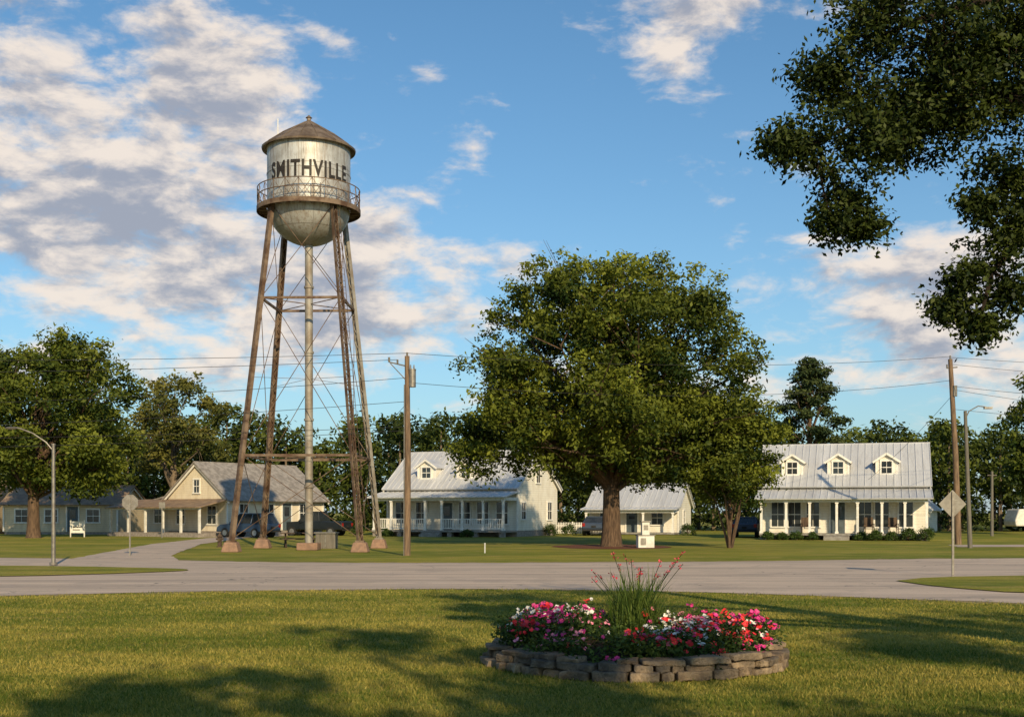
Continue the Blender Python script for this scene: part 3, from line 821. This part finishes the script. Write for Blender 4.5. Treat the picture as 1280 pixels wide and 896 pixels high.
mb = MB(); mb.path([(0, 0, -.02), (0, 0, 4.05)], [.07, .055], 12); mb.path([(0, 0, 4.05), (0, 0, 4.1)], .07, 12); mb.path([(0, 0, 0.03), (0, 0, .12)], .13, 12); mb.obj('pole', M['galv'], sl, smooth=True)
mb = MB(); mb.path([(0, 0, 3.85), (-.25, 0, 4.15), (-.7, 0, 4.45), (-1.15, 0, 4.62), (-1.3, 0, 4.64)], .025, 8)
mb.obj('arm', M['galv'], sl, smooth=True)
mb = MB(); mb.lathe([(0, .05), (.08, .04), (.13, 0), (.1, -.05), (0, -.08)], n=14)
h = mb.obj('lamp_head', M['galv'], sl, smooth=True); h.location = (-1.42, 0, 4.63); h.scale = (1.7, .8, .8)
def sign(name, loc, zc, size, sides, rot0, ztop):
    e = empty(name, loc, rad(4))
    mb = MB(); mb.box(-.03, .03, -.02, .02, -.05, ztop)
    for z in np.arange(.3, ztop - .1, .15): mb.box(-.008, .008, -.022, -.0205, z, z + .03)
    mb.obj('post', M['galv'], e)
    mb = MB()
    poly = [(size * math.cos(rot0 + 2 * math.pi * k / sides), size * math.sin(rot0 + 2 * math.pi * k / sides)) for k in range(sides)]
    mb.prism(poly, lambda a, b, t: (a, t, zc + b), .024, .03)
    mb.obj('plate', M['signback'], e)
    mb = MB(); mb.box(-.15, .15, .0205, .0235, zc + .1, zc + .13); mb.box(-.15, .15, .0205, .0235, zc - .13, zc - .1); mb.obj('brackets', M['galv'], e)
sign('stop_sign', (-15.6, 49, 0), 2.2, .34, 8, math.pi / 8, 2.5)
sign('traffic_sign', (12.4, 33.75, .03), 2.0, .40, 4, 0, 2.35)
sign('traffic_sign', (-24.5, 84, 0), 2.3, .3, 4, math.pi / 4, 2.5)
wires = [((-4.37, 50, 8.42), (-60, 54, 9.6), .6), ((-4.77, 50, 8.15), (-60, 54, 8.9), .7), ((-4.37, 50, 8.42), (24.65, 67.5, 10.55), .5), ((-4.4, 50, 7.2), (24.65, 67.5, 9.2), .7),
         ((-60, 52, 6.2), (-4.5, 50, 6.4), 1.0), ((-60, 50, 4.9), (-4.4, 50, 5.2), .7), ((-60, 51, 5.3), (-4.4, 50, 5.35), .5),
         ((-4.4, 50, 6.6), (-8.0, 91, 3.6), .5), ((-4.4, 50, 6.3), (-15, 88, 3.4), .4),
         ((24.65, 67.5, 10.5), (70, 60, 8.5), .6), ((24.7, 67.5, 10.1), (70, 72, 9.0), .7), ((24.7, 67.5, 8.9), (32, 50, 6.5), .3), ((24.7, 67.5, 8.7), (60, 66, 5.8), .8), ((24.7, 67.5, 8.3), (23.0, 77.5, 3.9), .2), ((24.7, 67.5, 7.6), (60, 62, 5.2), .5), ((24.7, 67.5, 6.5), (36.4, 91, 4.7), .3), ((-60, 60, 7.6), (-4.3, 50, 7.4), .9)]
mb = MB()
for a, b, s_ in wires: mb.path(wire_pts(a, b, s_), .011, 5)
mb.obj('power_lines', M['wire'])

# ------------------------------------------------------------------ vehicles
def car(name, loc, rotz, colr, kind='suv'):
    paint = pmat(name + '_paint', colr, tuple(x * .85 for x in colr), 2, .28, .2, 0, spec=.6)
    e = empty(name, loc, rotz)
    f = lambda a, b, t: (a, t, b)
    mb = MB()
    if kind == 'pickup':
        low = [(-2.7, .45), (-2.75, .6), (-2.72, 1.1), (-.75, 1.1), (-.7, 1.12), (1.0, 1.12), (2.1, 1.05), (2.45, .9), (2.5, .45)]; g = (-.75, 1.05, -.6, .45); zt = 1.8; zg = 1.1
    else:
        low = [(-2.2, .4), (-2.28, .62), (-2.22, 1.0), (.85, 1.02), (1.9, .92), (2.2, .75), (2.25, .4)]; g = (-2.1, .95, -1.75, .15) if kind == 'suv' else (-1.7, .95, -1.1, .2); zt = 1.68 if kind == 'suv' else 1.42; zg = 1.0
    mb.prism(low, f, -.9, .9)
    mb.obj('body', paint, e, bevel=.06)
    gl = MB()
    yb, yt = .84, .68
    vs = [(g[0], -yb, zg), (g[1], -yb, zg), (g[1], yb, zg), (g[0], yb, zg), (g[2], -yt, zt), (g[3], -yt, zt), (g[3], yt, zt), (g[2], yt, zt)]
    gl.add(vs, [(0, 3, 2, 1), (4, 5, 6, 7), (0, 1, 5, 4), (1, 2, 6, 5), (2, 3, 7, 6), (3, 0, 4, 7)])
    gl.obj('windows', M['glass'], e)
    rf = MB()
    rf.box(g[2] - .03, g[3] + .03, -yt - .03, yt + .03, zt - .02, zt + .06)
    for s_ in (-1, 1):
        for t in (0, .36, .7, 1):
            xb = g[0] + (g[1] - g[0]) * t; xt = g[2] + (g[3] - g[2]) * t
            rf.tube((xb, s_ * (yb + .005), zg), (xt, s_ * (yt + .005), zt), .045, n=6)
        rf.ob((.75, s_ * 1.0, 1.08), (.06, 0, 0), (0, .09, 0), (0, 0, .07))
    rf.obj('roof_and_pillars', paint, e, bevel=.02)
    wh = MB(); rm = MB()
    for x in ((-1.4, 1.4) if kind != 'pickup' else (-1.75, 1.6)):
        for s_ in (-1, 1):
            wh.path([(x, s_ * .68, .34), (x, s_ * .925, .34)], .34, 20); rm.path([(x, s_ * .9, .34), (x, s_ * .94, .34)], .2, 14)
    wh.obj('tyres', M['tyre'], e); rm.obj('rims', M['rim'], e)
    l = MB(); l2 = MB(); pl = MB()
    bx = low[1][0]
    fx_ = low[-1][0]
    for s_ in (-1, 1):
        l.ob((bx + .01, s_ * .76, .85), (.03, 0, 0), (0, .1, 0), (0, 0, .12)); l2.ob((fx_ - .05, s_ * .7, .72), (.05, 0, 0), (0, .15, 0), (0, 0, .07))
    pl.ob((bx - .02, 0, .72), (.02, 0, 0), (0, .17, 0), (0, 0, .07))
    pl.ob((bx - .02, 0, .45), (.04, 0, 0), (0, .85, 0), (0, 0, .06)); pl.ob((fx_ + .02, 0, .5), (.04, 0, 0), (0, .8, 0), (0, 0, .08))
    l.obj('tail_lamps', M['red'], e); l2.obj('head_lamps', M['lamp'], e); pl.obj('bumpers', M['tyre'], e)
    return e
car('parked_suv', (-18.9, 86, 0), rad(150), (.03, .06, .12))
car('parked_pickup', (-15.2, 93, 0), rad(160), (.02, .025, .03), 'pickup')
car('parked_car', (17.0, 87, 0), rad(75), (.035, .05, .09), 'sedan')
car('parked_car', (6.6, 93.5, 0), rad(80), (.05, .07, .11), 'sedan')
ct = empty('camper_trailer', (48.5, 112, 0), rad(10))
mb = MB(); mb.prism([(-2.2, .5), (-2.3, 1.0), (-1.9, 2.1), (1.9, 2.1), (2.2, 1.2), (2.1, .5)], lambda a, b, t: (a, t, b), -1, 1); mb.obj('shell', M['white'], ct, bevel=.12)
mb = MB(); mb.box(-1.4, -.5, -1.02, -1.0, 1.2, 1.7); mb.box(.9, 1.5, -1.02, -1.0, .6, 1.8); mb.obj('windows', M['glass'], ct)
mb = MB(); mb.path([(0, -1.03, .34), (0, 1.03, .34)], .34, 16); mb.tube((2, 0, .5), (3.1, 0, .5), .05); mb.obj('axle', M['tyre'], ct)

# ------------------------------------------------------------------ small things
pt = empty('picnic_table', (-10.9, 61.5, 0), rad(15))
mb = MB()
for k in range(5): mb.box(-.95, .95, -.38 + k * .155, -.24 + k * .155, .72, .76)
for s_ in (-1, 1):
    mb.box(-.95, .95, s_ * .72 - .13, s_ * .72 + .13, .42, .46)
    mb.tube((s_ * .7, -.55, 0), (s_ * .7, .1, .72), .04, n=4); mb.tube((s_ * .7, .55, 0), (s_ * .7, -.1, .72), .04, n=4); mb.tube((s_ * .7, -.8, .41), (s_ * .7, .8, .41), .035, n=4)
mb.obj('planks', M['wooddark'], pt)
ub = empty('pump_cabinet', (-9.2, 59.6, 0), rad(-5))
mb = MB(); mb.box(-.5, .5, -.3, .3, 0, .75); mb.obj('cabinet', M['polegrey'], ub, bevel=.02)
mb = MB(); mb.box(-.55, .55, -.35, .35, .752, .82); mb.box(-.03, .03, -.315, -.302, .1, .7); mb.obj('lid', M['galv'], ub)
gp = empty('utility_box', (6.75, 60.8, 0), rad(8))
mb = MB(); mb.box(-.42, .42, -.25, .25, 0, .62); mb.box(-.2, .2, -.15, .15, .64, 1.3); mb.obj('cabinets', M['white'], gp, bevel=.03)
mb = MB(); mb.box(-.46, .46, -.29, .29, .621, .655); mb.box(-.24, .24, -.19, .19, 1.301, 1.36); mb.box(-.12, .12, -.165, -.152, .9, 1.15); mb.box(-.3, -.02, -.265, -.252, .15, .5); mb.obj('lids_and_vents', M['galv'], gp)
bo = empty('fire_hydrant', (-15.1, 62, 0))
mb = MB(); mb.lathe([(.0, 0), (.17, 0), (.17, .05), (.11, .06), (.11, .5), (.15, .52), (.15, .56), (.11, .62), (.04, .7), (.04, .75), (0, .75)], n=16); mb.tube((-.19, 0, .42), (.19, 0, .42), .05); mb.tube((0, -.2, .36), (0, 0, .36), .065)
mb.obj('barrel', M['wooddark'], bo, smooth=True)
wsn = empty('notice_board', (-31.5, 87, 0), rad(-8))
mb = MB(); mb.box(-.5, .5, -.03, .03, .3, 1.15); mb.box(-.56, -.502, -.04, .04, 0, 1.25); mb.box(.502, .56, -.04, .04, 0, 1.25); mb.obj('board', M['trim'], wsn)
mb = MB(); mb.box(-.35, .35, -.034, -.031, .7, .78); mb.box(-.35, .2, -.034, -.031, .5, .56); mb.obj('lines', M['text'], wsn)
mk = MB(); mk.path([(0, 0, 0), (0, 0, .35)], .03, 8); mk.path([(0, 0, .35), (0, 0, .45)], .035, 8)
mk.obj('marker_post', M['lamp'], loc=(-1.2, 53, 0))
pf = MB()
for i in range(34):
    x = i * .13; pf.prism([(x, .1), (x + .07, .1), (x + .07, .95), (x + .035, 1.02), (x, .95)], lambda a, b, t: (a, t, b), 0, .02)
pf.box(-.05, 4.5, .021, .05, .3, .37); pf.box(-.05, 4.5, .021, .05, .7, .77)
for x in (0, 1.5, 3, 4.4): pf.box(x, x + .09, .051, .14, 0, 1.05)
pf.obj('picket_fence', M['trim'], loc=(3.3, 96, 0), rotz=rad(-8))
for i, x in enumerate((2.9, 6.9, 8.4)):
    c = MB()
    c.box(-.28, .28, -.25, .25, .4, .44); c.box(-.28, .28, .22, .26, .44, 1.05)
    for sx in (-1, 1):
        c.box(sx * .27 - .02, sx * .27 + .02, -.25, -.21, 0, .62); c.box(sx * .27 - .02, sx * .27 + .02, .2, .24, 0, .62); c.box(sx * .27 - .03, sx * .27 + .03, -.28, .2, .62, .65)
    o = c.obj('porch_chair', M['wooddark'])
    th = rad(-17); lx, ly = x, 1.1
    o.location = (16.3 + lx * math.cos(th) - ly * math.sin(th), 79 + lx * math.sin(th) + ly * math.cos(th), .42); o.rotation_euler[2] = th + .2
def shrub(name, loc, r, h, seed, n=26, mat='bush', leaf=.06):
    e = empty(name, loc); rr = np.random.default_rng(seed)
    cl = []
    for _ in range(n):
        d = rr.normal(0, 1, 3); d /= np.linalg.norm(d); d[2] = abs(d[2])
        cl.append((d[0] * r * .8, d[1] * r * .8, .12 + d[2] * h * .75, r * .4, .4 + rr.normal(0, .15)))
    foliage('leaves', cl, 45, leaf, M[mat], e, .8, seed)
    mb = MB()
    for _ in range(5): mb.tube((0, 0, 0), (rr.uniform(-.5, .5) * r, rr.uniform(-.5, .5) * r, h * .6), .015, n=4)
    mb.obj('stems', M['bark'], e)
th = rad(-17)
for i, (lx, r_, h_) in enumerate([(.6, .4, .5), (1.5, .35, .4), (2.4, .4, .55), (3.4, .35, .45), (6.4, .4, .5), (7.3, .45, .6), (8.3, .4, .5), (9.3, .5, .75), (10.3, .55, .9)]):
    ly = -.7
    shrub('shrub', (16.3 + lx * math.cos(th) - ly * math.sin(th), 79 + lx * math.sin(th) + ly * math.cos(th), 0), r_, h_, 400 + i)
for i, (x, y) in enumerate([(2.9, 92.5), (4.4, 94), (-11.6, 90.5), (13.6, 93), (28.6, 84), (-24.5, 93), (-9.2, 88.2), (-3.2, 86.0)]):
    shrub('shrub', (x, y, 0), .6 if i < 6 else .45, .9 if i < 6 else .5, 450 + i)

# ------------------------------------------------------------------ planter with flowers
pl = empty('stone_planter', (PC[0], PC[1], 0))
stone_mats = [pmat('stone_a', (.32, .235, .155), (.15, .11, .078), 7, .9, 0, .9), pmat('stone_b', (.21, .165, .12), (.10, .08, .064), 7, .9, 0, .9), pmat('stone_c', (.40, .30, .20), (.21, .16, .115), 7, .9, 0, .9)]
mb = MB(); r = random.Random(9)
for course in range(3):
    a = r.random(); a0 = a; z0 = [.0, .095, .18][course]; hgt = [.1, .09, .065][course]
    while a < a0 + 2 * math.pi - .05:
        ln = r.uniform(.14, .5) if course < 2 else r.uniform(.25, .6)
        da = min(ln / PR, a0 + 2 * math.pi - a)
        if not (course == 2 and r.random() < .25):
            am = a + da / 2
            dep = r.uniform(.1, .15); rc = PR - .14 - .02 * course + r.uniform(-.04, .04)
            u = Vector((math.cos(am), math.sin(am), 0)); t = Vector((-math.sin(am), math.cos(am), 0))
            zz = z0 + r.uniform(-.008, .008); hh = hgt * r.uniform(.8, 1.12)
            tw = r.uniform(-.15, .15)
            vs = []
            nseg = 3
            for sz in (0, 1):
                for k in range(nseg + 1):
                    sa = -1 + 2 * k / nseg
                    for sb in (-1, 1):
                        p = u * rc + t * sa * (da * rc / 2 - .006) * r.uniform(.95, 1.02) + u * (sb * dep * r.uniform(.82, 1.14) + sa * tw * dep) + Vector((0, 0, zz + sz * hh + r.uniform(-.013, .013)))
                        vs.append(p)
            S = (nseg + 1) * 2
            fs = []
            for k in range(nseg):
                a_, b_ = k * 2, (k + 1) * 2
                fs += [(a_, a_ + 1, b_ + 1, b_), (S + a_, S + b_, S + b_ + 1, S + a_ + 1), (a_, b_, S + b_, S + a_), (a_ + 1, S + a_ + 1, S + b_ + 1, b_ + 1)]
            fs += [(0, S, S + 1, 1), (nseg * 2, nseg * 2 + 1, S + nseg * 2 + 1, S + nseg * 2)]
            mb.add(vs, fs, r.choice([0, 0, 1, 1, 2]))
        a += da
mb.obj('stones', stone_mats, pl, bevel=.016)
mb = MB(); mb.lathe([(PR - .2, .13), (1.2, .2), (.5, .27), (0.01, .28)], n=40); mb.obj('soil', M['soil'], pl, smooth=True)
fb = empty('flower_bed', (PC[0], PC[1], 0))
def mound(x, y):
    q = math.hypot(x, y)
    return .27 + .16 * (1 - (q / 1.7) ** 2) + .07 * math.sin(x * 5.1 + 1) * math.sin(y * 4.3 + 2) + .05 * math.sin(x * 9 + y * 7) + (.12 if x < -.45 and y > -.6 else 0) + (.09 if x > .7 and y > -.4 else 0)
r = np.random.default_rng(12)
cl = []
for i in range(560):
    a = r.uniform(0, 2 * np.pi); q = (PR - .17) * math.sqrt(r.random())
    x, y = q * math.cos(a), q * math.sin(a)
    cl.append((x, y, mound(x, y) - .04 + r.uniform(-.06, .06), r.uniform(.07, .16), r.uniform(.1, .85)))
foliage('flower_leaves', cl, 40, .028, M['bush'], fb, 1.0, 77)
def flowers(name, n, colr, region, size, seed):
    r = np.random.default_rng(seed)
    m, nt, bs, ob = base_mat(name + '_petals')
    at_ = nt.new('ShaderNodeAttribute'); at_.attribute_name = 'tint'
    nt.link(nt.mix(at_.outputs['Fac'], c4(tuple(x * .65 for x in colr)), c4(colr)), bs.inputs['Base Color']); bs.inputs['Roughness'].default_value = .6
    V = []; T = []
    k = 0
    while k < n:
        x, y = r.uniform(-1.68, 1.68, 2)
        if x * x + y * y > 1.64 ** 2 or r.random() > region(x, y) * (1 - .95 * math.exp(-((x + .15) ** 2 + (y + .1) ** 2) / .2)): continue
        z = mound(x, y) + r.uniform(.0, .11)
        for fl_ in range(r.integers(2, 7)):
            c = np.array([x, y, z]) + r.normal(0, size * .85, 3) * np.array([1, 1, .6])
            nrm = np.array([0, -.5, .9]) + r.normal(0, .5, 3); nrm /= np.linalg.norm(nrm)
            t = np.cross(nrm, r.normal(0, 1, 3)); t /= np.linalg.norm(t); b = np.cross(nrm, t)
            s = size * r.uniform(.65, 1.25); tt = r.uniform(.1, 1)
            for p_ in range(5):
                a = 2 * np.pi * p_ / 5; d = t * math.cos(a) + b * math.sin(a); w_ = np.cross(nrm, d)
                V += [c, c + d * s * .6 + w_ * s * .42 + nrm * s * .2, c + d * s + nrm * s * .25, c + d * s * .6 - w_ * s * .42 + nrm * s * .2]; T.append(tt)
        k += 1
    fast_mesh(name, np.array(V), 4, np.array(T), m, fb)
g = lambda x, y, cx, cy, s: math.exp(-((x - cx) ** 2 + (y - cy) ** 2) / (s * s))
flowers('red_flowers', 150, (.85, .03, .04), lambda x, y: max(g(x, y, -1.4, -.3, .35), g(x, y, 1.0, -.6, .5), g(x, y, .2, -1.3, .4), .04), .028, 1)
flowers('magenta_flowers', 165, (.80, .05, .30), lambda x, y: max(g(x, y, -1.1, -.1, .4), g(x, y, 1.35, .1, .4), g(x, y, -.55, .1, .35), .3 * g(x, y, .6, -.9, .4), .04), .029, 2)
flowers('white_flowers', 180, (.88, .85, .80), lambda x, y: max(g(x, y, -.8, .4, .4), g(x, y, .55, -.2, .35), g(x, y, -1.3, .3, .3), .6 * g(x, y, 1.5, .4, .3), .6 * g(x, y, .3, -.9, .35), .03), .026, 3)
flowers('pink_flowers', 80, (.9, .30, .42), lambda x, y: max(g(x, y, .7, -.7, .4), g(x, y, -.9, -.8, .3), .1), .026, 4)
og = empty('ornamental_grass', (PC[0], PC[1], 0.2))
V = []; T = []; r = np.random.default_rng(4)
for i in range(860):
    a = r.uniform(0, 2 * np.pi)
    if i < 560: ln = r.uniform(.4, 1.0) if i > 110 else r.uniform(.9, 1.15); sp = r.uniform(.03, .6) * (1.3 - ln * .45)
    else: ln = r.uniform(.3, .65); sp = r.uniform(.25, .62)
    base = np.array([r.normal(0, .14), r.normal(0, .14), 0]); w = r.uniform(.005, .011); d = np.array([math.cos(a), math.sin(a), 0]); s = np.array([-d[1], d[0], 0])
    if i >= 560: w *= 1.7
    prev = None
    for k in range(6):
        t = k / 5; p = base + d * sp * t ** 1.6 + np.array([0, 0, ln * (t - (.12 if i < 560 else .5) * t * t * (1 + 2 * sp))]); ww = w * (1 - t) ** .7 + .0008
        if prev is not None:
            V += [prev[0] - s * prev[1], prev[0] + s * prev[1], p + s * ww, p - s * ww]; T.append(np.clip(.4 + r.normal(0, .25), 0, 1))
        prev = (p, ww)
fast_mesh('blades', np.array(V), 4, np.array(T), M['reed'], og)
mb = MB(); r = random.Random(8)
M['spike'] = pmat('flower_spike', (.72, .07, .14), (.45, .04, .06), 20, .8)
for i in range(17):
    a = r.uniform(0, 6.28); sp = r.uniform(.1, .62); ln = r.uniform(.85, 1.22) - sp * .15
    p = [Vector((math.cos(a) * sp * t ** 1.5, math.sin(a) * sp * t ** 1.5, ln * t)) for t in (0, .35, .7, 1)]
    mb.path(p, .0035, 4, 0)
    for k in range(10 if i % 3 else 16):
        q = p[2].lerp(p[3], r.uniform(.7, 1.02)) + Vector((r.uniform(-.025, .025), r.uniform(-.025, .025), 0))
        d = Vector((r.uniform(-1, 1), r.uniform(-1, 1), r.uniform(0, 1))).normalized(); n_ = d.cross(Vector((r.uniform(-1, 1), r.uniform(-1, 1), 1))).normalized()
        s_ = r.uniform(.02, .038)
        mb.add([q, q + d * s_ * .6 + n_ * s_ * .35, q + d * s_, q + d * s_ * .6 - n_ * s_ * .35], [(0, 1, 2, 3)], 1)
mb.obj('flower_stalks', [M['bush'], M['spike']], og, fixn=False)

# ------------------------------------------------------------------ light, sky, camera
AZ, EL = 163.0, 24.0
sd = Vector((math.sin(rad(AZ)) * math.cos(rad(EL)), math.cos(rad(AZ)) * math.cos(rad(EL)), math.sin(rad(EL))))
sun = bpy.data.lights.new('sun', 'SUN'); sun.energy = 5.0; sun.angle = rad(.6); sun.color = (1.0, .79, .48)
so = bpy.data.objects.new('sun', sun); col.objects.link(so); so.rotation_euler = sd.to_track_quat('Z', 'Y').to_euler(); so.location = (20, -40, 40)

w = bpy.data.worlds.new('World'); scene.world = w; w.use_nodes = True
nt = NT(w.node_tree)
bg = w.node_tree.nodes['Background']
sky = nt.new('ShaderNodeTexSky'); sky.sky_type = 'NISHITA'; sky.sun_disc = False
sky.sun_elevation = rad(EL); sky.sun_rotation = rad(AZ); sky.air_density = 1.0; sky.dust_density = .6; sky.ozone_density = 1.6
tc = nt.new('ShaderNodeTexCoord'); D = tc.outputs['Generated']
sep = nt.new('ShaderNodeSeparateXYZ'); nt.link(D, sep.inputs[0])
def density(Dv):
    v = nt.vmath('MULTIPLY', Dv, (1, 1, 2.2))
    n1 = nt.noise(v, 5.5, 3, .5, .4)
    n2 = nt.noise(v, 18, 9, .60, .2)
    return nt.math('ADD', nt.math('MULTIPLY', n1, .48), nt.math('MULTIPLY', n2, .62))
cov = None
for (px, py, rx, ry, amp) in [(60, 110, 240, 120, .26), (320, 80, 110, 85, .11), (110, 310, 300, 75, .27), (430, 400, 260, 45, .18), (610, 320, 90, 35, .15), (590, 165, 80, 45, .12), (840, 70, 120, 50, .14),
                              (1180, 370, 270, 105, .22), (950, 0, 150, 30, .14), (490, 290, 60, 25, .11), (1000, 480, 500, 40, .11), (300, 470, 500, 40, .09), (540, 235, 110, 22, .07),
                              (600, 50, 140, 70, -.06), (800, 230, 160, 80, -.07)]:
    dv = Vector(((px - 640) / 1500, 1, (640 - py) / 1500)).normalized()
    ax = nt.math('MULTIPLY', nt.math('SUBTRACT', sep.outputs[0], dv.x), 1500 / rx)
    az = nt.math('MULTIPLY', nt.math('SUBTRACT', sep.outputs[2], dv.z), 1500 / ry)
    d2 = nt.math('ADD', nt.math('MULTIPLY', ax, ax), nt.math('MULTIPLY', az, az))
    gsn = nt.math('MULTIPLY', nt.math('EXPONENT', nt.math('MULTIPLY', d2, -1.0)), amp)
    cov = gsn if cov is None else nt.math('ADD', cov, gsn)
d1 = density(D)
d2_ = density(nt.vmath('ADD', D, (.005, 0, .013)))
tot = nt.math('ADD', d1, cov)
alpha = nt.ramp(tot, .615, .79)
shade = nt.ramp(nt.math('ADD', nt.math('MULTIPLY', nt.math('SUBTRACT', d2_, d1), 2.8), nt.math('MULTIPLY', nt.math('SUBTRACT', tot, .69), 1.6)), -.1, .41)
cc = nt.mix(shade, (9.2, 8.1, 7.1, 1), (3.6, 3.85, 4.6, 1))
skyc = nt.mix(1.0, sky.outputs[0], (.70, 1.08, 1.25, 1), 'MULTIPLY')
haze = nt.math('MULTIPLY', nt.math('EXPONENT', nt.math('MULTIPLY', nt.math('ABSOLUTE', sep.outputs[2]), -8.5)), .7)
skyc = nt.mix(haze, skyc, (4.9, 5.6, 6.3, 1))
nt.link(nt.mix(nt.math('MULTIPLY', alpha, .94), skyc, cc), bg.inputs['Color'])
bg.inputs['Strength'].default_value = .1

cam = bpy.data.cameras.new('camera'); cam.sensor_width = 36; cam.lens = 36 * 1500 / 1280; cam.shift_y = .15; cam.clip_end = 5000; cam.clip_start = .1
co = bpy.data.objects.new('camera', cam); col.objects.link(co); co.location = (0, 0, 1.8); co.rotation_euler = (rad(90), 0, 0)
scene.camera = co
scene.view_settings.view_transform = 'Standard'; scene.view_settings.look = 'None'; scene.view_settings.exposure = 0
